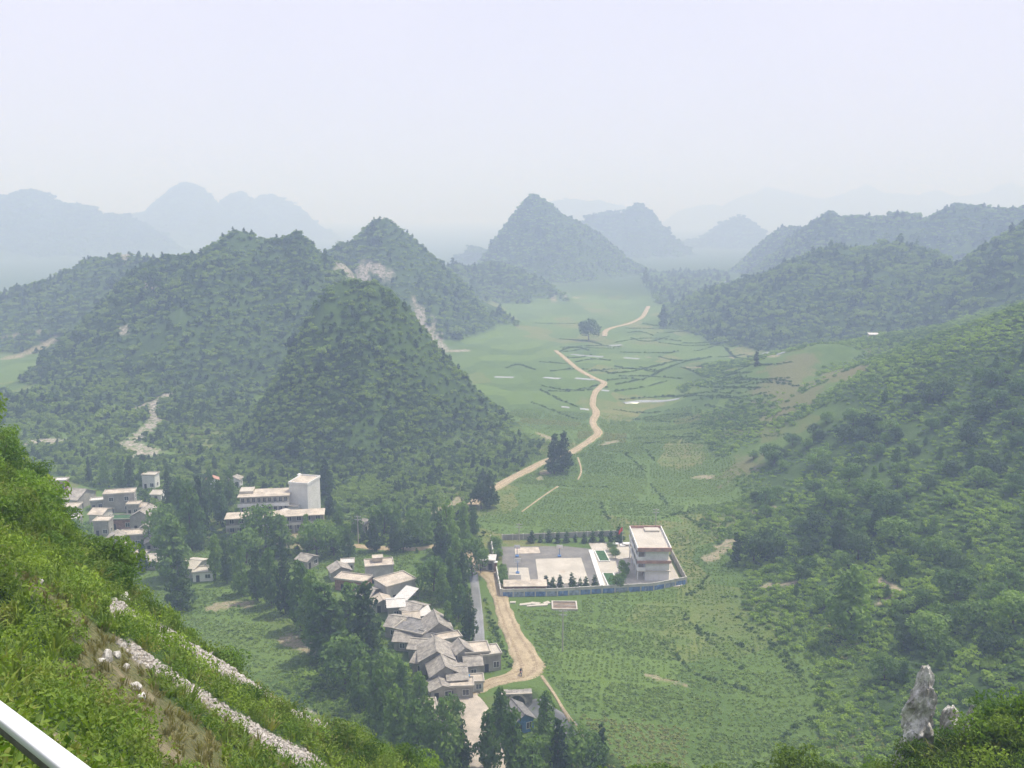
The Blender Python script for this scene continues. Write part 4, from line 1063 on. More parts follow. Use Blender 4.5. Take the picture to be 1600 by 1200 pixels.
bed(25.6, 28.9, 237.5, 246.5, .35, 'lawn bed with white kerb close to the painted front wall')

def wall_run(name, pts, h, t, mat, cap, label, panel=3.2, band=None):
    """boundary wall as a thing: each panel and pier its own part"""
    o = empty(name, (pts[0][0], pts[0][1], 0)); tag(o, label, 'wall')
    bx, by = pts[0]
    for (ax, ay), (cx, cy) in zip(pts[:-1], pts[1:]):
        L = math.hypot(cx - ax, cy - ay); n = max(1, int(round(L / panel))); dx, dy = (cx - ax) / L, (cy - ay) / L
        for k in range(n):
            s0, s1 = k * L / n + .18, (k + 1) * L / n - .18
            def cor(s, w): return (ax - bx + dx * s - dy * w, ay - by + dy * s + dx * w)
            def piece(nm, s0, s1, w, z0, z1, mt):
                a, b_, c_, d_ = cor(s0, -w), cor(s1, -w), cor(s1, w), cor(s0, w)
                MB().hexa([(*a, z0), (*b_, z0), (*c_, z0), (*d_, z0), (*a, z1), (*b_, z1), (*c_, z1), (*d_, z1)]).build(nm, mt, o)
            if band:
                piece('panel', s0, s1, t / 2, -.6, h * .62, M[band[k % len(band)]]); piece('panel', s0, s1, t / 2 - .02, h * .62, h, M[mat])
            else: piece('panel', s0, s1, t / 2, -.6, h, M[mat])
            piece('pier', s0 - .18 - .17, s0 - .18 + .17, t / 2 + .06, -.6, h + .12, M[cap])
M['band_blue'] = plain('faded_blue_band', (.14, .24, .48), .3, .9, stain=(.55, .58, .62), stain_amt=.6)
M['band_pale'] = plain('pale_blue_band', (.36, .42, .53), .3, .9, stain=(.18, .22, .36), stain_amt=.7)
wall_run('front_wall', [(-2.6, 231.0), (12, 231.6), (24, 233.4), (38, 235.2), (47.5, 239.5)], 2.1, .3, 'wall_pale', 'wall_pale', 'boundary wall painted blue and white along the crop field', 3.2, ['band_blue', 'band_pale', 'band_blue'])
wall_run('side_wall', [(-3.0, 231.4), (-4.4, 247.5)], 2.0, .3, 'wall_pale', 'wall_white', 'pale boundary wall beside the dirt road')
wall_run('side_wall', [(-5.2, 254.5), (-6.6, 273.0)], 2.0, .3, 'wall_pale', 'wall_white', 'pale boundary wall behind the gatehouse')
wall_run('back_wall', [(-3.0, 274), (10, 275.2), (27, 277.2), (34, 278)], 1.8, .25, 'wall_grey', 'wall_pale', 'thin grey boundary wall behind the row of small conifers', 3.6)
wall_run('side_wall', [(47.7, 239.8), (47.2, 262)], 1.8, .25, 'wall_grey', 'wall_pale', 'boundary wall between school building and hillside', 3.6)

sb = empty('school_building', (38.6, 241.6, .13)); tag(sb, 'white three storey school building with pink trim and flat roof', 'building')
X0, X1, Y1 = -2.0, 4.6, 17.2          # closed rooms; galleries run along the left side
for f, (zb, zt) in enumerate([(0, 3.0), (3.0, 6.0), (6.0, 9.0)]):
    x0 = X0 if f < 2 else X0
    MB().box(x0, X1 - .25 * (f == 2), 0 + .02 * f, Y1, zb - (.4 if f == 0 else 0), zt - .22).build('wall', M['wall_white'], sb)
    sl = MB().box(X0 - 2.2, X1 + .35, -.55 if f < 2 else -.7, Y1 + .35, zt - .22, zt).build('floor_slab' if f < 2 else 'roof', M['concrete_pale'], sb)
    if f < 2:
        MB().box(X0 - 2.3, X0 - 2.12, -.5, Y1 + .3, zt, zt + 1.05).build('balcony_rail', M['wall_white'], sb)
        MB().box(X0 - 2.3, X0, -.62, -.48, zt, zt + 1.05).build('balcony_rail', M['wall_white'], sb)
        if f == 1:
            MB().box(X0 - 2.35, X1 + .42, -.85, -.55, zt - .75, zt + .02).build('trim_band', M['pink_trim'], sb)
    for k in range(4):
        yy = 2.2 + k * 4.2
        window_on(sb, X0, yy, zb + 1.0, 2.2, 1.4, 'l'); window_on(sb, X1 - .25 * (f == 2), yy, zb + 1.0, 2.0, 1.4, 'r')
        MB().box(X0 - .05, X0, yy + 1.5, yy + 2.4, zb + .02, zb + 2.2).build('door', M['brick'], sb)
    for k in range(5):
        yy = .2 + k * 4.2
        if f < 3: MB().box(X0 - 2.15, X0 - 1.85, yy, yy + .3, zb, zt - .22).build('column', M['wall_white'], sb)
rf = [c for c in sb.children if c.name.startswith('roof')][0]
MB().box(X0 - 2.3, X1 + .45, -.8, -.55, 8.65, 9.75).box(X0 - 2.3, X1 + .45, Y1 + .2, Y1 + .45, 8.65, 9.75).build('parapet', M['pink_trim'], rf)
MB().box(X0 - 2.3, X0 - 2.05, -.55, Y1 + .2, 8.65, 9.7).box(X1 + .2, X1 + .45, -.55, Y1 + .2, 8.65, 9.7).build('parapet', M['wall_white'], rf)
MB().box(X0 + 1.8, X1 - .6, 14.0, 16.8, 9.0, 9.5).build('roof_step', M['concrete_pale'], rf)

sd = empty('brick_shed', (3.6, 233.0, .1), .03); tag(sd, 'long low brick shed with a pinkish roof inside the front wall', 'shed')
MB().box(-5.6, 5.4, -1.2, 1.4, -.4, 2.5).build('wall', M['brick'], sd)
MB().hexa([(-5.9, -1.6, 2.5), (5.7, -1.6, 2.5), (5.7, 1.9, 2.95), (-5.9, 1.9, 2.95), (-5.9, -1.6, 2.65), (5.7, -1.6, 2.65), (5.7, 1.9, 3.1), (-5.9, 1.9, 3.1)]).build('roof', M['concrete'], sd)
for k in range(4): MB().box(-4.6 + k * 2.6, -3.8 + k * 2.6, 1.4, 1.45, -.2, 1.8).build('door', M['dark'], sd)
gh = empty('gatehouse', (-7.0, 251.0, 0), -.05); tag(gh, 'small dark gatehouse with a white flat roof beside the road', 'gatehouse')
MB().box(-2.0, 2.0, -1.8, 1.8, -.5, 3.1).build('wall', M['wall_grey'], gh); MB().box(-2.6, 2.5, -2.5, 2.2, 3.1, 3.35).build('roof', M['tin'], gh)
for k in range(3): MB().box(-2.2 + k * 2.05, -1.98 + k * 2.05, -2.2, -1.98, -.4, 3.1).build('column', M['wall_pale'], gh)
window_on(gh, -.9, -1.8, 1.0, 1.1, 1.2, 'f'); MB().box(.4, 1.4, -1.86, -1.8, -.3, 2.1).build('door', M['dark'], gh)
for k, (x, y) in enumerate([(-4.6, 248.4), (-5.0, 253.6)]):
    g = empty('gate_pillar', (x, y, 0)); tag(g, ['brick gate pillar with white cap next to the pale wall', 'brick gate pillar with white cap next to the gatehouse'][k], 'pillar')
    MB().box(-.4, .4, -.4, .4, -.3, 2.7).build('shaft', M['brick'], g); MB().box(-.52, .52, -.52, .52, 2.7, 2.95).build('cap', M['wall_white'], g)
M['mud'] = plain('brown_mud', (.24, .185, .145), .2, 1.0)
pt = empty('masonry_tank', (13.5, 224.6, float(ground(13.5, 224.6))), -.02); tag(pt, 'square masonry basin with pale rim in the field', 'basin')
MB().box(-3.3, 3.3, -2.6, -2.2, -.5, .45).box(-3.3, 3.3, 2.2, 2.6, -.5, .45).box(-3.3, -2.9, -2.2, 2.2, -.5, .45).box(2.9, 3.3, -2.2, 2.2, -.5, .45).build('rim', M['concrete_pale'], pt)
MB().box(-2.9, 2.9, -2.2, 2.2, -.5, .12).build('bed', M['mud'], pt); MB().box(-2.9, 2.9, -.08, .08, .12, .3).build('divider', M['concrete_pale'], pt)
for k, (x, y, w, d, a) in enumerate([(3.4, 225.6, 3.2, 1.2, .2), (6.0, 226.3, 2.6, 1.4, -.3), (7.6, 225.2, 3.4, 1.3, .1), (9.0, 226.6, 1.8, 1.5, .5), (5.0, 224.4, 2.6, .9, .15), (0.2, 227.0, 1.6, 1.0, 0)]):
    o = MB().hexa([(-w / 2, -d / 2, -.1), (w * .45, -d * .55, -.1), (w / 2, d / 2, -.1), (-w * .42, d * .4, -.1), (-w / 2, -d / 2, .14), (w * .45, -d * .55, .2), (w / 2, d / 2, .16), (-w * .42, d * .4, .12)]).build('concrete_slab', M['concrete_pale'])
    o.location = (x, y, float(ground(x, y)) + .12); o.rotation_euler = (0, 0, a); tag(o, 'broken pale concrete slab lying below the painted wall', 'slab', 'slabs dumped below the front wall')
def hoop(x, y, rz, label, group=None):
    o = empty('basketball_hoop', (x, y, .1), rz); tag(o, label, 'basketball hoop', group)
    MB().box(-.5, .5, -.2, 1.0, 0, .3).build('base', M['steel_blue'], o)
    MB().tube((0, .5, .3), (0, .5, 2.9), .09).build('post', M['steel_blue'], o); MB().tube((0, .5, 2.9), (0, -.5, 3.1), .06).build('arm', M['steel_blue'], o)
    b = MB().box(-.9, .9, -.58, -.5, 2.8, 3.9).build('backboard', M['wall_white'], o)
    m = MB(); pts = [(.23 * math.cos(t), -.85 + .23 * math.sin(t), 3.0) for t in np.linspace(0, 6.283, 13)]
    for p, q in zip(pts[:-1], pts[1:]): m.tube(p, q, .02, seg=5, cap=False)
    m.build('rim', M['red_cloth'], b)
hoop(1.5, 259.5, 0, 'blue basketball hoop on the dark tarmac by the left wall')
hoop(1.6, 247.5, math.pi, 'blue basketball hoop at the dark patch of the small court')
hoop(14.0, 259.6, 0, 'basketball hoop at the back edge of the large pale court')
fp = empty('flagpole', (33.6, 268.6, .13)); tag(fp, 'steel flagpole with a hanging red flag behind the school building', 'flagpole')
MB().box(-.8, .8, -.8, .8, -.2, .4).build('base', M['wall_white'], fp); MB().tube((0, 0, .4), (0, 0, 6.4), .07, .04).build('pole', M['steel'], fp)
m = MB(); nx = 8
for i in range(nx):
    t0, t1 = i / nx, (i + 1) / nx
    f = lambda t: (-.05 - 1.2 * t, .2 * math.sin(5 * t), -1.2 * t)
    a, b_ = f(t0), f(t1); hh = 1.3
    m.hexa([(a[0], a[1] - .02, 4.8 + a[2]), (b_[0], b_[1] - .02, 4.8 + b_[2]), (b_[0], b_[1] + .02, 4.8 + b_[2]), (a[0], a[1] + .02, 4.8 + a[2]), (a[0], a[1] - .02, 4.8 + hh + a[2]), (b_[0], b_[1] - .02, 4.8 + hh + b_[2]), (b_[0], b_[1] + .02, 4.8 + hh + b_[2]), (a[0], a[1] + .02, 4.8 + hh + a[2])])
m.build('flag', M['red_cloth'], fp)
for k, (x, y) in enumerate([(31.0, 268.5), (35.2, 268.9)]):
    o = empty('table_tennis_table', (x, y, .13), .02); tag(o, 'white stone table behind the school building', 'table', 'stone tables in the forecourt')
    MB().box(-1.4, 1.4, -.75, .75, .72, .84).build('table_top', M['wall_white'], o)
    for s in (-1, 1): MB().box(s * .9 - .15, s * .9 + .15, -.6, .6, 0, .72).build('leg', M['concrete'], o)

# ------------------------------------------------------------------ poles, arch, motorcyclist, walker
def pole(px, pyb, pyt, label):
    g = pick(px, pyb); a, _, c = ray(px, pyt); h = CAM_Z + c * g[1] - g[2]
    o = empty('utility_pole', tuple(g)); tag(o, label, 'utility pole')
    MB().tube((0, 0, -.5), (0, 0, h), .17, .11).build('shaft', M['concrete_pale'], o)
    for zz in (h - .4, h - 1.3):
        ar = MB().box(-1.0, 1.0, .1, .2, zz - .06, zz + .06).build('crossarm', M['steel'], o)
        for s in (-.85, -.4, .4, .85): MB().tube((s, .15, zz + .06), (s, .15, zz + .3), .06, .04, 6).build('insulator', M['wall_white'], ar)
pole(879, 1018, 953, 'concrete utility pole with two crossarms standing in the crop field')
pole(1024, 838, 795, 'utility pole behind the school building')
pole(811, 846, 818, 'utility pole behind the thin back wall')
pole(560, 850, 806, 'utility pole among trees beyond the water tank block')

arch = empty('arch_bridge', (1.0, 180.6, 0.0), math.radians(4)); tag(arch, 'low stone arch culvert carrying the dirt road over the stream', 'culvert')
m = MB(); R = 1.75; zc = -2.1
ins = [(R * -math.cos(t), zc + R * math.sin(t)) for t in np.linspace(0, math.pi, 13)]
def quadp(x0, z0, x1, z1, x2, z2, x3, z3, y0, y1):
    m.hexa([(x0, y0, z0), (x1, y0, z1), (x1, y1, z1), (x0, y1, z0), (x3, y0, z3), (x2, y0, z2), (x2, y1, z2), (x3, y1, z3)])
for k in range(12): quadp(ins[k][0], ins[k][1], ins[k + 1][0], ins[k + 1][1], ins[k + 1][0], -.1, ins[k][0], -.1, 0, 2.1)
m.box(-3.3, -R, 0, 2.3, -4, -.1).box(R, 3.3, 0, 2.3, -4, -.1).box(-R, R, 2.1, 2.3, -4, -.3)
m.build('body', M['stone'], arch)
for k in range(11):
    t = math.pi * (k + .5) / 11
    s = MB().box(-.24, .24, -.08, .1, 0, .4).build('voussoir', M['concrete'], arch)
    s.location = (R * -math.cos(t), 0, zc + R * math.sin(t)); s.rotation_euler = (0, t - math.pi / 2, 0)
MB().box(-3.3, 3.3, -.05, .3, -.1, .08).build('coping', M['concrete'], arch)

def skin_person(name, joints, edges, mat, parent=None):
    me = bpy.data.meshes.new(name); me.from_pydata([j[:3] for j in joints], edges, []); me.update(); me.materials.append(mat)
    o = link(bpy.data.objects.new(name, me), parent)
    o.modifiers.new('skin', 'SKIN')
    for v, j in zip(me.skin_vertices[0].data, joints): v.radius = (j[3], j[3])
    me.skin_vertices[0].data[0].use_root = True
    s = o.modifiers.new('sub', 'SUBSURF'); s.levels = 1; s.render_levels = 1
    return o
def limbs(seat=False):
    if not seat:
        J = [(0, 0, .95, .15), (0, .0, 1.2, .14), (0, 0, 1.42, .16), (0, 0, 1.52, .06), (0, -.02, 1.62, .10), (0, -.01, 1.75, .08),
             (-.2, 0, 1.42, .06), (-.26, .03, 1.15, .05), (-.25, -.08, .9, .04), (.2, 0, 1.42, .06), (.27, -.02, 1.15, .05), (.25, -.14, .92, .04),
             (-.1, 0, .88, .1), (-.11, -.1, .5, .07), (-.11, -.05, .08, .05), (-.11, -.2, .04, .045), (.1, 0, .88, .1), (.11, .06, .5, .07), (.11, .2, .1, .05), (.11, .07, .04, .045)]
    else:
        J = [(0, .25, .85, .16), (0, .2, 1.08, .15), (0, .1, 1.3, .17), (0, .07, 1.42, .06), (0, .03, 1.54, .11), (0, .04, 1.66, .09),
             (-.2, .1, 1.3, .06), (-.3, -.1, 1.1, .05), (-.28, -.4, 1.05, .04), (.2, .1, 1.3, .06), (.3, -.1, 1.1, .05), (.28, -.4, 1.05, .04),
             (-.12, .2, .8, .1), (-.2, -.18, .72, .08), (-.18, 0, .35, .06), (-.18, -.12, .3, .05), (.12, .2, .8, .1), (.2, -.18, .72, .08), (.18, 0, .35, .06), (.18, -.12, .3, .05)]
    E = [(0, 1), (1, 2), (2, 3), (3, 4), (4, 5), (2, 6), (6, 7), (7, 8), (2, 9), (9, 10), (10, 11), (0, 12), (12, 13), (13, 14), (14, 15), (0, 16), (16, 17), (17, 18), (18, 19)]
    return J, E
g = pick(814, 1056)
mc = empty('motorcycle', (g[0], g[1], g[2] + .28), math.radians(12)); tag(mc, 'dark motorcycle riding on the wide dirt road', 'motorcycle')
for yy, nm in ((-.62, 'wheel'), (.62, 'wheel')):
    m = MB(); ring = [(0, yy + .3 * math.cos(t), .3 + .3 * math.sin(t)) for t in np.linspace(0, 6.283, 15)]
    for p, q in zip(ring[:-1], ring[1:]): m.tube(p, q, .055, seg=6, cap=False)
    w = m.build('wheel', M['dark'], mc)
    m = MB().tube((-.06, yy, .3), (.06, yy, .3), .07)
    for t in np.linspace(0, 6.283, 7)[:-1]: m.tube((0, yy, .3), (0, yy + .28 * math.cos(t), .3 + .28 * math.sin(t)), .012, seg=4)
    m.build('rim', M['steel'], w)
MB().box(-.12, .12, -.2, .25, .3, .6).build('engine', M['steel'], mc); MB().hexa([(-.13, -.35, .62), (.13, -.35, .62), (.12, .1, .62), (-.12, .1, .62), (-.1, -.3, .85), (.1, -.3, .85), (.09, .1, .78), (-.09, .1, .78)]).build('tank', M['red_cloth'], mc)
MB().hexa([(-.13, .1, .65), (.13, .1, .65), (.13, .75, .7), (-.13, .75, .7), (-.12, .1, .77), (.12, .1, .77), (.12, .78, .82), (-.12, .78, .82)]).build('saddle', M['dark'], mc)
MB().tube((-.08, -.62, .3), (-.08, -.4, .95), .03).tube((.08, -.62, .3), (.08, -.4, .95), .03).build('fork', M['steel'], mc); MB().tube((-.35, -.38, 1.02), (.35, -.38, 1.02), .025).build('handlebar', M['dark'], mc)
MB().tube((0, -.55, .85), (0, -.45, .85), .1).build('headlight', M['wall_white'], mc)
pr = empty('person', (g[0], g[1], g[2] + .28), math.radians(12)); tag(pr, 'person in dark clothes riding the motorcycle with both hands forward', 'person')
J, E = limbs(True); skin_person('body', J, E, M['dark'], pr)
g = pick(751, 897)
pr = empty('person', (g[0], g[1], g[2] + .22), math.radians(200)); tag(pr, 'person in dark clothes walking on the dirt road near the gatehouse', 'person')
J, E = limbs(False); skin_person('body', J, E, M['dark'], pr)
# ------------------------------------------------------------------ trees
rt = np.random.default_rng(21)
TRUNK = {k: trunk_mesh('trunk', rt, M['bark'], *a) for k, a in dict(tall=(.9, .016, 8), round=(.7, .03, 6), slim=(.6, .02, 3)).items()}
def crowns(fn, k, leaves, size, mat, **kw):
    return [np_mesh('crown', *leaf_cloud(fn(rt, **kw), leaves, size, rt, jit=.4), mat) for _ in range(k)]
CROWN = dict(
    fir=crowns(lobes_tall, 4, 1100, .034, M['fir'], n=34, w=.21, z0=.1, z1=.97, power=.75, lobe=.095),
    tallbroad=crowns(lobes_tall, 5, 1300, .036, M['broad'], n=30, w=.27, z0=.14, z1=.95, power=.6, lobe=.12),
    round=crowns(lobes_round, 5, 1200, .048, M['broad'], n=20),
    darkround=crowns(lobes_round, 4, 1200, .048, M['fir'], n=20),
    slim=crowns(lobes_tall, 3, 420, .05, M['fir'], n=16, w=.14, z0=.06, z1=.97, power=.6, lobe=.10))
TR_OF = dict(fir='tall', tallbroad='tall', round='round', darkround='round', slim='slim')
TREES = []
def tree_at(g, h, kind, label, name, group=None, wid=1.0, cat='tree'):
    o = empty(name, (g[0], g[1], g[2] - .02 * h), rt.random() * 6.28)
    s = h * (.92 + .16 * rt.random()); o.scale = (h * wid, h * wid, h)
    tag(o, label, cat, group)
    c = CROWN[kind][int(rt.integers(len(CROWN[kind])))]
    link(bpy.data.objects.new('trunk', TRUNK[TR_OF[kind]]), o); link(bpy.data.objects.new('crown', c), o)
    TREES.append((g[0], g[1]))
    return o
def tree_px(px, pyb, pyt, kind, label, name=None, group=None, wid=1.0, rmin=120):
    g = pick(px, pyb, rmin); c = ray(px, pyt)[2]
    h = max(1.5, CAM_Z + c * g[1] - g[2])
    nm = name or dict(fir='fir_tree', tallbroad='leafy_tree', round='leafy_tree', darkround='dark_tree', slim='cypress_tree')[kind]
    return tree_at(g, h, kind, label, nm, group, wid)
for a in [
  (866, 740, 676, 'fir', 'dark tall tree of the pair standing at the valley track'), (880, 738, 672, 'fir', 'tallest dark tree right at the bend of the valley track'),
  (765, 792, 733, 'fir', 'dark pointed tree beside the start of the valley track'), (752, 795, 760, 'darkround', 'low dark tree beside the start of the valley track'),
  (573, 1045, 905, 'fir', 'very tall pointed conifer in front of the slate roofs'), (506, 1030, 905, 'tallbroad', 'tall leafy tree with a dark trunk at the field edge'),
  (283, 955, 862, 'fir', 'broad dark conifer alone at the top of the sloping field'), (272, 905, 798, 'tallbroad', 'light green tall tree beside the grey gabled houses'),
  (585, 862, 800, 'fir', 'dark conifer beside the earth track behind the village'), (615, 862, 812, 'fir', 'slender dark conifer on the earth track'),
  (630, 862, 830, 'darkround', 'small dark round tree on the earth track'), (510, 775, 715, 'fir', 'dark conifer right behind the white tower'), (1310, 862, 792, 'fir', 'dark conifer standing out on the terraced hillside'),
  (1327, 995, 878, 'tallbroad', 'tallest leafy tree on the lower hillside'), (1178, 878, 835, 'darkround', 'dark round tree of the dense pair on the terraces'), (1200, 876, 828, 'darkround', 'larger dark round tree of the pair on the terraces'),
  (1150, 878, 828, 'slim', 'slim dark cypress beside the dense round pair'), (1365, 838, 792, 'fir', 'dark conifer uphill of the standing out conifer'), (1408, 562, 536, 'slim', 'single dark tree on the saddle beyond the round knoll', None, None, 1.0, 560),
  (920, 532, 500, 'darkround', 'small dark tree standing in the far fields'), (1036, 512, 474, 'fir', 'dark tree beside the far bend of the track'), (1009, 445, 416, 'fir', 'dark tree at the head of the valley above the far bend'),
  (1182, 572, 544, 'slim', 'thin dark tree among the far terraces'), (963, 922, 899, 'round', 'round leafy tree at the end of the lawn bed'), (440, 870, 800, 'tallbroad', 'leafy tree in front of the long low building'),
  (548, 1000, 905, 'tallbroad', 'leafy tree left of the very tall pointed conifer'),
]: tree_px(*a)
GV = 'trees crowding round the village'
for k, (px, b, t, kd) in enumerate([(700, 868, 775, 'tallbroad'), (724, 858, 780, 'tallbroad'), (688, 885, 800, 'fir'), (740, 838, 790, 'tallbroad'), (712, 905, 830, 'tallbroad'), (693, 945, 880, 'tallbroad'), (716, 968, 885, 'tallbroad'), (700, 992, 935, 'tallbroad'), (733, 1000, 915, 'fir'), (678, 930, 875, 'round'),
        (722, 930, 860, 'fir'), (705, 925, 855, 'tallbroad'), (738, 900, 845, 'round'), (470, 985, 870, 'tallbroad'), (446, 960, 855, 'fir'), (425, 948, 850, 'tallbroad'), (402, 940, 852, 'fir'), (378, 930, 850, 'tallbroad'), (355, 912, 842, 'fir'), (338, 905, 830, 'tallbroad'), (488, 1000, 885, 'tallbroad'), (525, 1030, 930, 'tallbroad'),
        (225, 895, 842, 'fir'), (205, 897, 852, 'tallbroad'), (150, 888, 832, 'tallbroad'), (132, 884, 828, 'tallbroad'), (172, 892, 858, 'round'), (120, 860, 810, 'round'), (545, 872, 815, 'tallbroad'), (522, 868, 820, 'round'), (480, 862, 800, 'tallbroad'), (495, 870, 815, 'round'), (415, 860, 790, 'round'), (385, 880, 830, 'round'),
        (300, 860, 745, 'tallbroad'), (315, 840, 740, 'fir'), (285, 830, 740, 'tallbroad'), (265, 800, 730, 'fir'), (345, 820, 745, 'tallbroad'), (205, 770, 710, 'fir'), (190, 765, 715, 'tallbroad'), (165, 760, 710, 'tallbroad'), (140, 755, 715, 'fir'), (225, 760, 720, 'tallbroad'), (360, 790, 730, 'tallbroad'), (330, 800, 730, 'tallbroad'), (252, 850, 790, 'round'), (265, 870, 815, 'round'),
        (640, 840, 790, 'tallbroad'), (660, 850, 795, 'round'), (560, 840, 790, 'tallbroad'), (600, 835, 785, 'round'), (620, 830, 780, 'tallbroad'), (680, 830, 780, 'tallbroad'), (530, 830, 785, 'tallbroad'), (515, 810, 760, 'fir')]):
    tree_px(px, b, t, kd, dict(fir='pointed dark village tree among the houses', tallbroad='tall leafy village tree among the houses', round='low rounded village tree among the houses')[kd], 'village_tree', GV, wid=.66 if kd != 'round' else .9)
GS = 'trees along the street and stream'
for px, b, t, kd in [(620, 1190, 1065, 'tallbroad'), (650, 1215, 1085, 'tallbroad'), (592, 1150, 1040, 'tallbroad'), (655, 1135, 1045, 'tallbroad'), (560, 1110, 1025, 'tallbroad'), (630, 1110, 1030, 'tallbroad'), (600, 1090, 1020, 'round'), (695, 1215, 1085, 'tallbroad'), (722, 1205, 1120, 'fir'), (762, 1205, 1105, 'tallbroad'), (780, 1160, 1068, 'tallbroad'), (803, 1215, 1100, 'tallbroad'), (852, 1175, 1075, 'tallbroad'), (872, 1215, 1120, 'fir'),
        (940, 1200, 1125, 'slim'), (915, 1215, 1150, 'round'), (830, 1220, 1150, 'round'), (885, 1200, 1130, 'round'), (672, 1180, 1090, 'tallbroad'), (540, 1075, 1000, 'round'), (575, 1085, 1040, 'round'), (706, 1132, 1090, 'round')]:
    tree_px(px, b, t, kd, dict(fir='pointed dark tree beside the street and stream', tallbroad='tall leafy tree beside the street and stream', round='low rounded tree beside the street and stream', slim='slim cypress at the end of the footpath')[kd], 'street_tree', GS, wid=.7 if kd != 'round' else .9)
GB = 'small conifers along the school walls'
for k in range(11):
    x = 6 + k * 2.7; tree_at((x, 271.6 + .4 * (k % 3), .0), 2.6 + 1.8 * rt.random() + (1.5 if k > 7 else 0), 'slim', 'young conifer in the row before the thin back wall', 'young_conifer', GB, 1.5)
for x, y in [(11.0, 236.4), (13.0, 236.9), (16.2, 236.6), (18.4, 236.0), (20.0, 236.8), (22.4, 237.0), (9.2, 236.0)]: tree_at((x, y, .1), 3.0 + 1.6 * rt.random(), 'slim', 'young conifer between pale court and painted wall', 'young_conifer', 'conifers inside the front wall', 1.5)
for x, y in [(30.2, 258), (30.0, 261), (29.8, 264.5), (31.6, 244), (31.4, 247), (30.2, 239.5)]: tree_at((x, y, .13), 2.4 + 1.4 * rt.random(), 'round', 'clipped young tree beside a lawn bed', 'clipped_tree', 'young trees beside the lawn beds', .9)
for k in range(6): tree_at((-2.2 - .08 * k, 237 + 2.2 * k, .1), 2.2 + rt.random(), 'round', 'dense green bush inside the wall by the dirt road', 'garden_bush', 'bushes inside the left wall', 1.0, 'bush')
for k in range(5): tree_at((-4.2 - .2 * k, 258 + 2.8 * k, .1), 2.6 + rt.random(), 'round', 'dense green bush behind the gatehouse wall', 'garden_bush', 'bushes behind the gatehouse', 1.0, 'bush')

def clear_of(P, extra=0.0):
    """True where no road, house or schoolyard stands"""
    x, y = P[:, 0], P[:, 1]; ok = np.ones(len(P), bool)
    for pts, w in ROADS:
        q = np.array(pts); m = (x > q[:, 0].min() - w - 2) & (x < q[:, 0].max() + w + 2) & (y > q[:, 1].min() - w - 2) & (y < q[:, 1].max() + w + 2)
        if m.any(): ok[np.where(m)[0][seg_dist(x[m], y[m], pts) < w + extra]] = False
    for hx, hy, r in HOUSES: ok &= np.hypot(x - hx, y - hy) > r + .8 + extra
    ok &= ~((x > -9.5) & (x < 48.5) & (y > 229.6 + .27 * np.maximum(x - 14, 0)) & (y < 276)); ok &= ~((x > -1) & (x < 18) & (y > 221.5) & (y < 230))
    ok &= ~((x > -5) & (x < 7) & (y > 176) & (y < 188))
    return ok
def fill(poly_pix, spacing, rmin=120, keep=None):
    Pp = [tuple(pick(a, b, rmin)[:2]) for a, b in poly_pix]; q = np.array(Pp)
    return sample_area((q[:, 0].min(), q[:, 0].max()), (q[:, 1].min(), q[:, 1].max()), spacing, lambda x, y, z, i: in_poly(x, y, Pp) & (i >= 0))

# trees standing out on the terraced hillside
HSID = [99] + [k + 1 for k, h in enumerate(HILLS) if h['n'] in ('knoll', 'shoulder')]
hs = sample_area((50, 320), (120, 560), 8.5, lambda x, y, z, i: np.isin(i, HSID))
nf = fbm(hs[:, 0], hs[:, 1], 45, 2); hs = hs[(nf > -.25 + .5 * RNG.random(len(hs)))]
hs = hs[np.argsort(np.hypot(hs[:, 0], hs[:, 1]))][:190]
for g in hs:
    kd = ['round', 'round', 'round', 'darkround', 'tallbroad'][int(rt.integers(5))]
    tree_at(g, 3.2 + 3.8 * rt.random() ** 1.6, kd, dict(round='rounded green tree above the scrub on the terraced hillside', darkround='dark rounded tree above the scrub on the terraced hillside', tallbroad='tall leafy tree above the scrub on the terraced hillside')[kd], 'hillside_tree', 'trees on the terraced hillside', 1.25 if kd != 'tallbroad' else .95)
# scrub between them
M['hscrub'] = leaf_mat('hillside_scrub_leaves', (.075, .145, .022), (.265, .375, .058), wscale=.035, spread=.8)
P_HS = bush_set('hillside_bush', 6, 130, .17, M['hscrub'])
hp = sample_area((45, 330), (120, 600), 1.9, lambda x, y, z, i: np.isin(i, HSID) | ((i == 0) & (z > 2.0) & (y < 520)))
c, b, r, d = cover_at(hp); nf = fbm(hp[:, 0] + 20, hp[:, 1], 22, 3) - .8 * (ground_id(hp[:, 0], hp[:, 1]) == KNOLL) - .55 * sstep(32, 18, seg_dist(hp[:, 0], hp[:, 1], KLINE))
hp = hp[(np.maximum(b, r) < .35) & (d < .2 + .9 * RNG.random(len(hp))) & (nf > -.45 + .7 * (RNG.random(len(hp)) - .5))]
big = np.clip(.5 + .6 * fbm(hp[:, 0], hp[:, 1] + 70, 25, 2), 0, 1)
S = .7 + .6 * RNG.random(len(hp)) + 1.5 * big * RNG.random(len(hp)) ** 2
hp[:, 2] -= .15 * S
scatter('hillside_scrub', hp, S, P_HS, 'bright green scrub covering the terraced hillside', 'scrub')

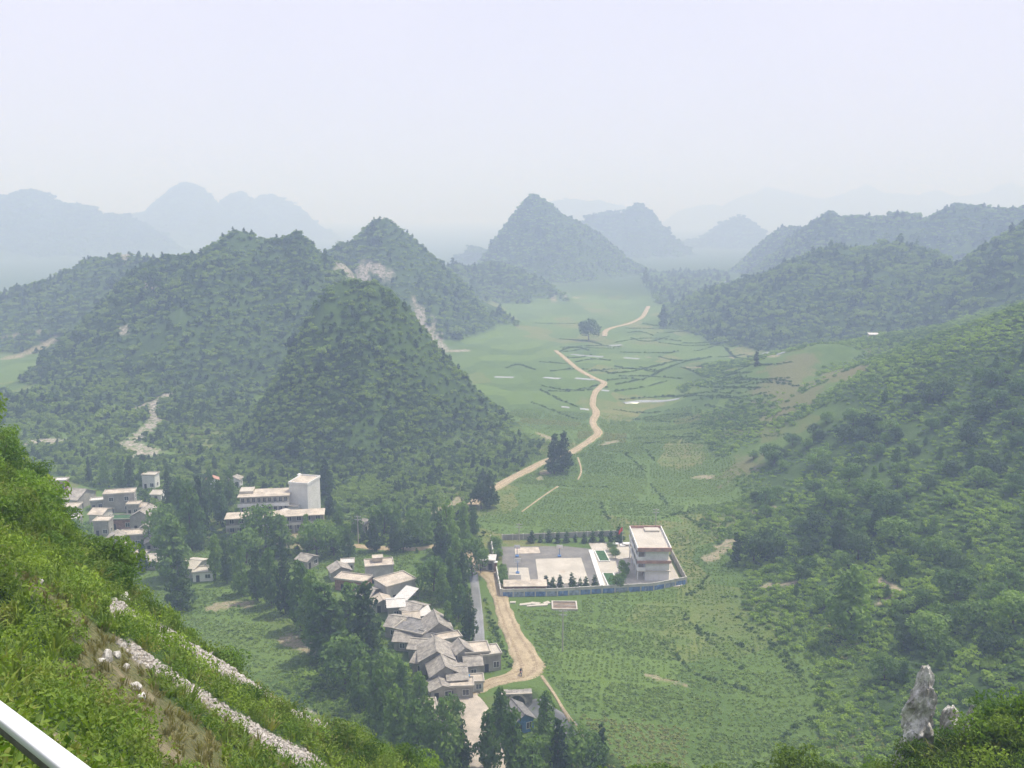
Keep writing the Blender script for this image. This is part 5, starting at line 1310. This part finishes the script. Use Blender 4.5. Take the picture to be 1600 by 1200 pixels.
# foot of the hills on the left, between and behind the houses
fp_ = fill([(0, 600), (60, 640), (250, 640), (380, 640), (440, 590), (640, 590), (760, 640), (860, 690), (800, 745), (745, 790), (740, 870), (560, 860), (480, 870), (300, 860), (240, 790), (60, 740), (0, 760)], 2.2)
fp_ = fp_[clear_of(fp_, .4)]; c, b, r, d = cover_at(fp_); fp_ = fp_[(np.maximum(b, r) < .5) & (fbm(fp_[:, 0], fp_[:, 1], 30, 2) > -.75)]
scatter('foothill_scrub', fp_ - [0, 0, .2], 1.0 + 1.6 * RNG.random(len(fp_)) ** 2, P_SCRUB, 'mixed scrub at the foot of the hills behind the village', 'scrub')
fp_ = fill([(560, 1000), (640, 1050), (690, 1080), (700, 1199), (560, 1199), (430, 1080), (470, 1030)], 1.6)
fp_ = fp_[clear_of(fp_, .4)]
scatter('gully_scrub', fp_ - [0, 0, .2], .8 + 1.3 * RNG.random(len(fp_)) ** 2, P_HS, 'thick green scrub in the hollow below the village lane', 'scrub')
fp_ = fill([(720, 1085), (800, 1075), (850, 1075), (900, 1150), (960, 1199), (700, 1199)], 1.5)
fp_ = fp_[clear_of(fp_, .3)]; fp_ = fp_[fbm(fp_[:, 0], fp_[:, 1], 9, 2) > -.35]
scatter('streamside_scrub', fp_ - [0, 0, .15], .5 + 1.0 * RNG.random(len(fp_)) ** 2, P_HS, 'green scrub along the stream and street', 'scrub')
fp_ = fill([(640, 880), (735, 870), (742, 1000), (760, 1060), (720, 1000), (690, 950)], 1.6)
fp_ = fp_[clear_of(fp_, .3)]
scatter('streamside_scrub', fp_ - [0, 0, .15], .5 + 1.0 * RNG.random(len(fp_)) ** 2, P_HS, 'green scrub under the tall trees beside the upper stream', 'scrub')

cx_ = pick(560, 680, 250); fp_ = sample_area((cx_[0] - 45, cx_[0] + 45), (cx_[1] - 45, cx_[1] + 45), 2.3, lambda x, y, z, i: np.hypot(x - cx_[0], y - cx_[1]) < 42 + 6 * fbm(x, y, 12, 2))
scatter('foothill_scrub', fp_ - [0, 0, .2], 1.0 + 1.3 * RNG.random(len(fp_)) ** 2, P_SCRUB, 'dense scrub at the front foot of the cone shaped hill', 'scrub')
# crops on the valley floor
cp = sample_area((-130, 190), (140, 470), .95, lambda x, y, z, i: (i == 0))
ca, sa = math.cos(math.radians(-9)), math.sin(math.radians(-9)); uu, vv = cp[:, 0] * ca + cp[:, 1] * sa, -cp[:, 0] * sa + cp[:, 1] * ca
rf_ = np.random.default_rng(17)
vv_w = vv + 5 * fbm(uu, vv, 80, 2); uu_w = uu + 4 * fbm(uu + 300, vv, 70, 2)
sedge = np.cumsum(rf_.uniform(11, 24, 60)) + vv_w.min() - 20; si = np.clip(np.searchsorted(sedge, vv_w) - 1, 0, 58)
sw = rf_.uniform(16, 40, 60); so = rf_.uniform(0, 40, 60); q_ = (uu_w + so[si]) / sw[si]; ci = np.floor(q_).astype(int); fr = q_ - ci
gap = np.minimum(np.minimum(fr, 1 - fr) * sw[si], np.minimum(vv_w - sedge[si], sedge[si + 1] - vv_w))
hsh = lambda k: np.modf(np.abs(np.sin(si * 12.9898 + ci * 78.233 + k) * 43758.5453))[0]
tone, hs2, hs3 = hsh(0), hsh(3.1), hsh(7.7)
rowv = hs2 < .7; rs_ = 1.15
vv = np.where(rowv, np.round(vv / rs_) * rs_ + RNG.normal(size=len(vv)) * .13, vv); uu = np.where(~rowv, np.round(uu / rs_) * rs_ + RNG.normal(size=len(uu)) * .13, uu)
cp[:, 0], cp[:, 1] = uu * ca - vv * sa, uu * sa + vv * ca
cp[:, 2] = ground(cp[:, 0], cp[:, 1])
c, b, r, d = cover_at(cp)
keep = (c > .12) & (b < .3) & (r < .3) & clear_of(cp, .2) & (gap > .5 + .25 * RNG.random(len(cp))) & ((hs3 > .12) | (RNG.random(len(cp)) < .45))
scatter('field_crops', cp[keep] - [0, 0, .08], ((.44 + .28 * RNG.random(len(cp))) * (.8 + .4 * hs3))[keep], P_CROP, 'low leafy green crops covering the valley fields', 'crops', extra=dict(tone=tone[keep]))
vg = sample_area((-18, 14), (165, 275), 1.1, lambda x, y, z, i: i == 0); vg = vg[clear_of(vg, .1) & (np.min([seg_dist(vg[:, 0], vg[:, 1], p_) - w_ for p_, w_ in ROADS[:1]], axis=0) < 4)]
scatter('roadside_weeds', vg - [0, 0, .05], .22 + .35 * RNG.random(len(vg)) ** 2, P_HS, 'low weeds along the verges of the wide dirt road', 'weeds')

# hedges and overgrown terrace edges
HEDGE_PIX = [[(1032, 1003), (1060, 1030), (1092, 1056), (1140, 1070), (1200, 1092)], [(1066, 958), (1085, 980), (1120, 1010), (1160, 1045)], [(870, 759), (915, 761), (950, 762)], [(972, 705), (992, 722), (1007, 737)], [(1005, 700), (1025, 722)], [(1017, 757), (1030, 772), (1042, 788)], [(938, 785), (952, 814)], [(1027, 812), (1060, 803), (1105, 795)],
  [(845, 610), (875, 625), (902, 636)], [(963, 601), (1016, 588), (1066, 567), (1090, 560)], [(950, 584), (1000, 578), (1063, 563)], [(970, 624), (1020, 621), (1070, 617), (1140, 616)], [(955, 612), (1000, 606), (1040, 596)], [(1066, 574), (1120, 588), (1176, 570)], [(1066, 604), (1106, 600), (1166, 590)], [(1066, 536), (1130, 534), (1199, 534), (1226, 541)], [(1086, 548), (1135, 545), (1190, 560)], [(836, 505), (880, 506), (920, 505)],
  [(870, 530), (915, 533), (945, 540)], [(880, 550), (915, 545)], [(790, 575), (810, 570), (835, 578)], [(1160, 655), (1110, 665), (1080, 690)], [(1100, 650), (1060, 660), (1020, 655)], [(1030, 672), (1080, 668)], [(1150, 960), (1180, 990), (1215, 1010), (1250, 1050)], [(1120, 935), (1165, 930), (1205, 900)], [(1180, 940), (1210, 975), (1235, 1000)], [(1210, 930), (1240, 960), (1255, 990)], [(1100, 990), (1140, 1000), (1175, 1020)],
  [(1200, 1000), (1240, 1050), (1290, 1090)], [(1280, 1120), (1250, 1130), (1225, 1155), (1245, 1190)], [(1130, 860), (1160, 862), (1190, 880)], [(1075, 930), (1110, 900), (1150, 885)], [(1120, 720), (1160, 690), (1190, 660)], [(1150, 760), (1200, 730)], [(880, 930), (862, 934)], [(1062, 800), (1090, 820), (1120, 830)], [(960, 640), (1000, 645), (1050, 640)], [(900, 655), (860, 640), (830, 628)], [(360, 985), (390, 1000)], [(752, 875), (748, 850), (756, 830)], [(792, 958), (800, 985), (822, 1015), (848, 1040)], [(760, 920), (766, 960), (780, 1000), (798, 1040)]]
rh = np.random.default_rng(4)
for yy in np.arange(498, 700, 7.5):          # terrace after terrace up the valley
    for _ in range(3):
        x0 = 840 + 330 * rh.random() if yy > 560 else 850 + 360 * rh.random(); ln = 25 + 95 * rh.random(); bow = (rh.random() - .5) * 14; tl = (rh.random() - .6) * 12
        if yy > 620 and x0 < 950: continue
        HEDGE_PIX.append([(x0 + ln * t, yy + tl * t + bow * 4 * t * (1 - t)) for t in (0, .33, .66, 1)])
hq = []
for hpix in HEDGE_PIX:
    Q = smooth_path([tuple(pick(a, b)[:2]) for a, b in hpix], 1.1)
    x = np.repeat(Q[:, 0], 2) + RNG.normal(size=2 * len(Q)) * .45; y = np.repeat(Q[:, 1], 2) + RNG.normal(size=2 * len(Q)) * .45
    hq.append(np.stack([x, y, ground(x, y) - .1], -1)[RNG.random(len(x)) < .85])
hq = np.concatenate(hq)
hq = hq[clear_of(hq, -.2)]
Dq = np.hypot(hq[:, 0], hq[:, 1])
scatter('hedges', hq, (.35 + .55 * RNG.random(len(hq)) ** 2) * np.where(Dq < 330, 1.0, np.clip(Dq / 400, .8, 1.4)), P_HEDGE, 'dark overgrown hedges along terrace and field edges', 'hedge')
# trees and hedges at the valley head
vh = fill([(1000, 425), (1130, 425), (1180, 470), (1150, 505), (1060, 480), (1010, 455)], 9)
scatter('valley_head_trees', vh, 3.5 + 3 * RNG.random(len(vh)), P_SCRUB, 'dark grove filling the head of the valley', 'grove')
hut = MB().box(-6, 6, -3, 3, 0, 2.6).build('wall', M['wall_white']); 
g = pick(1127, 443); hut.name = 'far_shed'; hut.location = tuple(g); tag(hut, 'long white roofed shed at the head of the valley', 'shed')
MB().prism([(-6.6, 2.6), (6.6, 2.6), (6.6, 2.8), (0, 3.6), (-6.6, 2.8)], -3.5, 3.5).build('roof', M['tin'], hut)
g = pick(1363, 543, 560); h2 = MB().box(-3.5, 3.5, -2, 2, -.5, 2.4).build('far_hut', M['wall_pale']); h2.scale = (.75, .75, .75); h2.location = tuple(g); tag(h2, 'small hut with white tin roof below the round knoll saddle', 'hut')
MB().hexa([(-3.9, -2.4, 2.4), (3.9, -2.4, 2.4), (3.9, 2.4, 3.2), (-3.9, 2.4, 3.2), (-3.9, -2.4, 2.52), (3.9, -2.4, 2.52), (3.9, 2.4, 3.32), (-3.9, 2.4, 3.32)]).build('roof', M['tin'], h2)

# ------------------------------------------------------------------ near mountainside: shrubs, weeds, scree, rock, guardrail
def near_area(xr, yr, spacing, keep):
    gx_, gy_ = np.meshgrid(np.arange(*xr, spacing), np.arange(*yr, spacing))
    x = gx_.ravel() + (RNG.random(gx_.size) - .5) * spacing * 1.2; y = gy_.ravel() + (RNG.random(gx_.size) - .5) * spacing * 1.2
    z = ground(x, y); i = ground_id(x, y)
    m = (i == -1) & keep(x, y) & visible(x, y, z, .03, 1.0) & (np.hypot(x, y) > 7)
    return np.stack([x[m], y[m], z[m]], -1)
rs = np.random.default_rng(9)
M['shrub_b'] = leaf_mat('yellow_green_shrub_leaves', (.110, .175, .022), (.260, .355, .050), spread=.6, wscale=.12)
M['shrub_c'] = leaf_mat('deep_green_shrub_leaves', (.066, .135, .024), (.190, .305, .046), spread=.6, wscale=.12)
def shrub_mesh(mat, n=1700, size=.062):
    return np_mesh('foliage', *leaf_cloud(bush_lobes(rs, 13, .85, .8), n, size, rs, jit=.75, up=.5, aspect=.5), mat)
SHRUB = [shrub_mesh(M[m]) for m in ('shrub', 'shrub', 'shrub_b', 'shrub_c', 'shrub', 'shrub_c')]
def stem_mesh():
    m = MB()
    for k in range(7):
        a = k * .9; m.tube((0, 0, -.2), (.5 * math.cos(a), .5 * math.sin(a), .55 + .2 * (k % 3)), .025, .008, 5, False)
    return m.mesh('stem', M['bark'])
STEM = stem_mesh()
def shrub(g, s, k, label, group, name='shrub', hz=1.0):
    o = empty(name, tuple(g), rs.random() * 6.28); o.scale = (s, s * (.85 + .3 * rs.random()), s * hz)
    tag(o, label, 'shrub', group)
    link(bpy.data.objects.new('foliage', SHRUB[k]), o); link(bpy.data.objects.new('stem', STEM), o)
sh = near_area((-60, 12), (8, 75), 1.9, lambda x, y: np.ones(x.shape, bool))
c, b, r, d = cover_at(sh); edge = np.interp(sh[:, 0], CRX, CRY) - sh[:, 1]
pr_ = .34 + .4 * (edge < 9) + .25 * fbm(sh[:, 0], sh[:, 1], 7, 2) - .35 * d
scd = np.min([seg_dist(sh[:, 0], sh[:, 1], [tuple(pick(a_, b2, 3)[:2]) for a_, b2 in p_]) for p_, w_ in SCREE], axis=0)
sh = sh[(scd > 2.3) & (np.maximum(b, r) < .25) & (d < .55) & (RNG.random(len(sh)) < pr_)]
print('SHRUBS', len(sh))
for g in sh[:280]:
    e = np.interp(g[0], CRX, CRY) - g[1]
    s = (.55 + .75 * rs.random() ** 1.6) * (1.25 if e < 10 else .8) * (1.35 if g[0] < -22 else 1.0)
    kk = int(rs.integers(6)); shrub(g - [0, 0, .15], s, kk, ['fresh green', 'fresh green', 'yellow green', 'deep green', 'fresh green', 'deep green'][kk] + ' leafy shrub growing on the steep near slope', 'shrubs on the near slope')
for px, py, D, s, k in [(960, 1205, 56, 1.5, 2), (1010, 1200, 56, 1.4, 1), (1065, 1205, 55, 1.2, 0), (1115, 1198, 54, 1.3, 2), (1160, 1200, 54, 1.1, 3), (1205, 1198, 53, 1.2, 0), (1250, 1190, 51, 1.6, 2), (1290, 1205, 50, 1.2, 1), (1335, 1212, 48, 1.1, 3), (1380, 1215, 46, 1.0, 1),
                        (1500, 1150, 43, 1.5, 3), (1540, 1130, 43, 1.9, 1), (1580, 1145, 41, 2.0, 3), (1600, 1175, 40, 1.6, 0), (1525, 1195, 41, 1.5, 1), (1480, 1210, 42, 1.2, 3), (1570, 1215, 40, 1.3, 2), (1440, 1165, 43.2, .8, 2), (1425, 1200, 43, 1.0, 3), (1465, 1180, 42.6, .7, 0), (1640, 1140, 40, 2.0, 1), (1555, 1170, 41, 1.3, 0)]:
    g = at(px, py + 12, D)
    if px < 1400: g[1] = float(np.interp(g[0], CRX, CRY)) - 1.0; s *= 1.25
    g[2] = float(ground(g[0], g[1])) - .1
    shrub(g, s, k, 'leafy shrub on the rocky ledge round the limestone pillar' if px > 1400 else 'leafy shrub poking up along the lower brink', 'shrubs on the rocky ledge' if px > 1400 else 'shrubs along the brink', hz=1.1)

def tuft(n, h, w, mat, rng):
    V, F = [], []
    for k in range(n):
        a = rng.random() * 6.283; r = .16 * rng.random(); l = h * (.6 + .6 * rng.random()); b_ = .35 + .5 * rng.random()
        x, y = r * math.cos(a), r * math.sin(a); dx, dy = math.cos(a), math.sin(a); i = len(V)
        V += [(x - dy * w, y + dx * w, -.08), (x + dy * w, y - dx * w, -.08), (x + dx * l * b_ * .45 - dy * w * .8, y + dy * l * b_ * .45 + dx * w * .8, l * .65), (x + dx * l * b_ * .45 + dy * w * .8, y + dy * l * b_ * .45 - dx * w * .8, l * .65),
              (x + dx * l * b_, y + dy * l * b_, l * .85)]
        F += [(i, i + 1, i + 3, i + 2), (i + 2, i + 3, i + 4, i + 4)]
    me = bpy.data.meshes.new('tuft'); me.from_pydata(V, [], [f if f[2] != f[3] else f[:3] for f in F]); me.update(); me.materials.append(mat)
    return bpy.data.objects.new('tuft', me)
P_WEED = proto_set('weed_tuft', [tuft(16, .55, .028, M['weed'], rs) for _ in range(4)] + [proto('weed_leafy', *leaf_cloud(bush_lobes(rs, 5, .42, .4), 150, .055, rs, jit=.8), M[mm]) for mm in ('shrub', 'shrub_b', 'weed')])
P_DRY = proto_set('dry_tuft', [tuft(18, .26, .018, M['drygrass'], rs) for _ in range(4)])
wd = near_area((-62, 40), (7, 78), .5, lambda x, y: np.ones(x.shape, bool))
c, b, r, d = cover_at(wd)
u = RNG.random(len(wd))
w1 = wd[(r < .06 + .1 * u) & (b < .25 + .3 * u) & (d < .35 + .6 * u)]
scatter('slope_weeds', w1, .7 + .8 * RNG.random(len(w1)), P_WEED, 'green weeds and ferns covering the near slope', 'weeds', tilt=.25)
w2 = wd[(np.maximum(b, r) < .2 + .4 * u) & (d > .3) & (u < .97)]
scatter('dry_grass', w2, .6 + .7 * RNG.random(len(w2)), P_DRY, 'dry brown grass on the worn part of the near slope', 'grass', tilt=.3)

M['lime'] = None
def lime_mat():
    m, N, L = nt('weathered_limestone')
    g_ = pos(N); n1 = noise(N, L, g_, 1.3, 6, .7); n2 = noise(N, L, g_, 5.0, 5, .7)
    c_ = mixc(N, L, ramp(N, L, n1, .38, .6), (.38, .36, .33), (.82, .80, .76)); c_ = mixc(N, L, ramp(N, L, n2, .56, .74), c_, (.16, .155, .13))
    finish(N, L, c_, .9, .15, n2, .12); return m
M['lime'] = lime_mat()
M['gravel'] = plain('pale_gravel', (.44, .415, .38), .35, 6)
def stone_mesh(name, mat, rng, sub=1, rough=.3):
    bm = bmesh.new(); bmesh.ops.create_icosphere(bm, subdivisions=sub, radius=1)
    ax = .6 + .6 * rng.random(3)
    for v in bm.verts: v.co = Vector([a * b_ for a, b_ in zip(v.co * (1 + rough * (rng.random() - .5) * 2), ax)])
    me = bpy.data.meshes.new(name); bm.to_mesh(me); bm.free(); me.materials.append(mat); return me
P_STONE = proto_set('scree_stone', [bpy.data.objects.new('scree_stone', stone_mesh('scree_stone', M['gravel'], rs)) for _ in range(6)])
st = near_area((-45, 5), (8, 75), .17, lambda x, y: np.ones(x.shape, bool))
c, b, r, d = cover_at(st)
st = st[(r > .3)]
scatter('scree_stones', st, .05 + .09 * RNG.random(len(st)) ** 2, P_STONE, 'pale broken stones spilled in tracks down the near slope', 'scree', tilt=1.0)
for px, py, s in [(168, 1031, .26), (182, 1027, .22), (195, 1046, .18), (158, 1034, .14), (211, 1076, .2), (190, 935, .3), (199, 940, .22), (222, 1092, .18), (62, 912, .2)]:
    g = pick(px, py, 3); o = link(bpy.data.objects.new('boulder', stone_mesh('boulder', M['lime'], rs, 2, .22))); o.location = tuple(g + [0, 0, s * .3]); o.scale = (s, s, s)
    tag(o, 'pale loose stone lying in the dry grass of the near slope', 'stone', 'loose stones on the near slope')

def rock(name, px, py, D, prof, label, cat='rock', seed=1, tiltx=0.0, sink=1.2):
    """craggy limestone: stacked irregular rings, prof = (height, half width x, half depth, shift x)"""
    g = at(px, py, D); rg = np.random.default_rng(seed); seg = 40
    pr2 = np.array(prof); zz = np.linspace(pr2[0, 0], pr2[-1, 0], 46)
    wx, wy, sx = (np.interp(zz, pr2[:, 0], pr2[:, i]) for i in (1, 2, 3))
    A = np.linspace(0, 2 * np.pi, seg, endpoint=False)
    ZZ, AA = np.meshgrid(zz, A, indexing='ij')
    lump = 1 + .30 * fbm(np.cos(AA) * 1.3 + seed, ZZ * 1.1 + np.sin(AA) * 1.3, .8, 4, .6) + .16 * np.abs(vnoise(AA * 3.2 + seed, ZZ * .5)) - .10 * (vnoise(AA * 9, ZZ * .9 + seed) > .25)
    X = wx[:, None] * np.cos(AA) * lump + sx[:, None]; Y = wy[:, None] * np.sin(AA) * lump; Z = ZZ + .12 * fbm(AA * 2, ZZ * 2 + seed, .7, 3)
    V = np.stack([X, Y, Z], -1).reshape(-1, 3); i = np.arange(46 * seg).reshape(46, seg)
    F = np.stack([i[:-1], np.roll(i, -1, 1)[:-1], np.roll(i, -1, 1)[1:], i[1:]], -1).reshape(-1, 4)
    V = np.vstack([V, [[sx[-1], 0, zz[-1] + .05]]]); top = len(V) - 1
    me = bpy.data.meshes.new(name); me.from_pydata(V.tolist(), [], F.tolist() + [(int(i[-1, k]), int(i[-1, (k + 1) % seg]), top) for k in range(seg)]); me.update(); me.materials.append(M['lime'])
    o = link(bpy.data.objects.new(name, me)); o.location = tuple(g); tag(o, label, cat); return o
rock('limestone_pillar', 1434, 1145, 44, [(-3.5, .95, .9, .1), (-1.0, .8, .7, .05), (0, .66, .6, .0), (1.2, .64, .52, .02), (2.0, .58, .48, .06), (2.7, .42, .4, .14), (3.3, .32, .3, .16), (3.7, .16, .2, .14)], 'tall pale limestone pillar standing on the ledge', seed=4)
rock('limestone_knob', 1482, 1140, 43.5, [(-3, .6, .6, 0), (0, .42, .4, 0), (.6, .40, .36, .02), (1.0, .34, .3, .05), (1.2, .15, .2, .05)], 'squat limestone knob beside the tall pillar', seed=8)
rock('limestone_knob', 1452, 1205, 42.6, [(-2, .9, .8, 0), (.2, .7, .6, 0), (.8, .45, .4, .05), (1.05, .2, .2, .05)], 'rounded grey rock below the tall pillar', seed=12)
rock('limestone_knob', 1415, 1200, 43, [(-2, .5, .6, 0), (.5, .4, .45, 0), (1.0, .3, .3, -.05), (1.25, .12, .15, -.05)], 'pale rock tooth at the foot of the tall pillar', seed=15)
rock('limestone_knob', 1517, 1118, 43, [(-2, .3, .3, 0), (0, .2, .2, 0), (.35, .12, .12, .03), (.5, .05, .05, .03)], 'small white rock tip rising out of the ledge shrubs', seed=18)
rock('limestone_knob', 1508, 1168, 42, [(-1.5, .6, .5, 0), (.1, .4, .4, 0), (.5, .25, .25, 0), (.6, .1, .1, 0)], 'grey boulder half buried in the ledge shrubs', seed=23)

# guardrail at the road edge
A_, B_ = Vector(at(-140, 1010, 5.4)), Vector(at(260, 1325, 2.75))
gr = empty('guardrail', (A_.x, A_.y, float(ground(A_.x, A_.y)))); tag(gr, 'white painted metal guardrail at the edge of the road', 'guardrail')
base = Vector(gr.location); a_, b_ = A_ - base, B_ - base
dv = (b_ - a_).normalized(); sd_ = dv.cross(Vector((0, 0, 1))).normalized(); up_ = sd_.cross(dv)
def beam(w, h, off, mat, name):
    bm = bmesh.new(); vs = []
    for p in (a_ - dv * 1.5, b_ + dv * 1.0):
        for s1, s2 in ((-1, -1), (1, -1), (1, 1), (-1, 1)): vs.append(bm.verts.new(p + sd_ * (s1 * w / 2) + up_ * (s2 * h / 2 + off)))
    for f in ((3, 2, 1, 0), (4, 5, 6, 7), (0, 1, 5, 4), (1, 2, 6, 5), (2, 3, 7, 6), (3, 0, 4, 7)): bm.faces.new([vs[k] for k in f])
    bmesh.ops.bevel(bm, geom=bm.edges[:], offset=min(w, h) * .28, segments=3, affect='EDGES', profile=.5)
    me = bpy.data.meshes.new(name); bm.to_mesh(me); bm.free(); me.materials.append(mat); me.polygons.foreach_set('use_smooth', [True] * len(me.polygons))
    return link(bpy.data.objects.new(name, me), gr)
M['rail_white'] = plain('glossy_white_paint', (.80, .81, .83), .04, 3, rough=.3, spec=.5)
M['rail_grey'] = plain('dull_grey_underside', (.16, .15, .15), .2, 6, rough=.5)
beam(.085, .05, .02, M['rail_white'], 'rail'); beam(.06, .06, -.035, M['rail_grey'], 'lower_flange')
for t in (-.12, 1.12):
    p = a_.lerp(b_, t); q = p + base; zg = float(ground(q.x, q.y)) - base.z
    MB().tube((p.x, p.y, zg - .4), (p.x, p.y, p.z - .03), .045).build('post', M['rail_white'], gr)
print('INSTANCES', TOTAL, 'OBJ', len(bpy.data.objects))
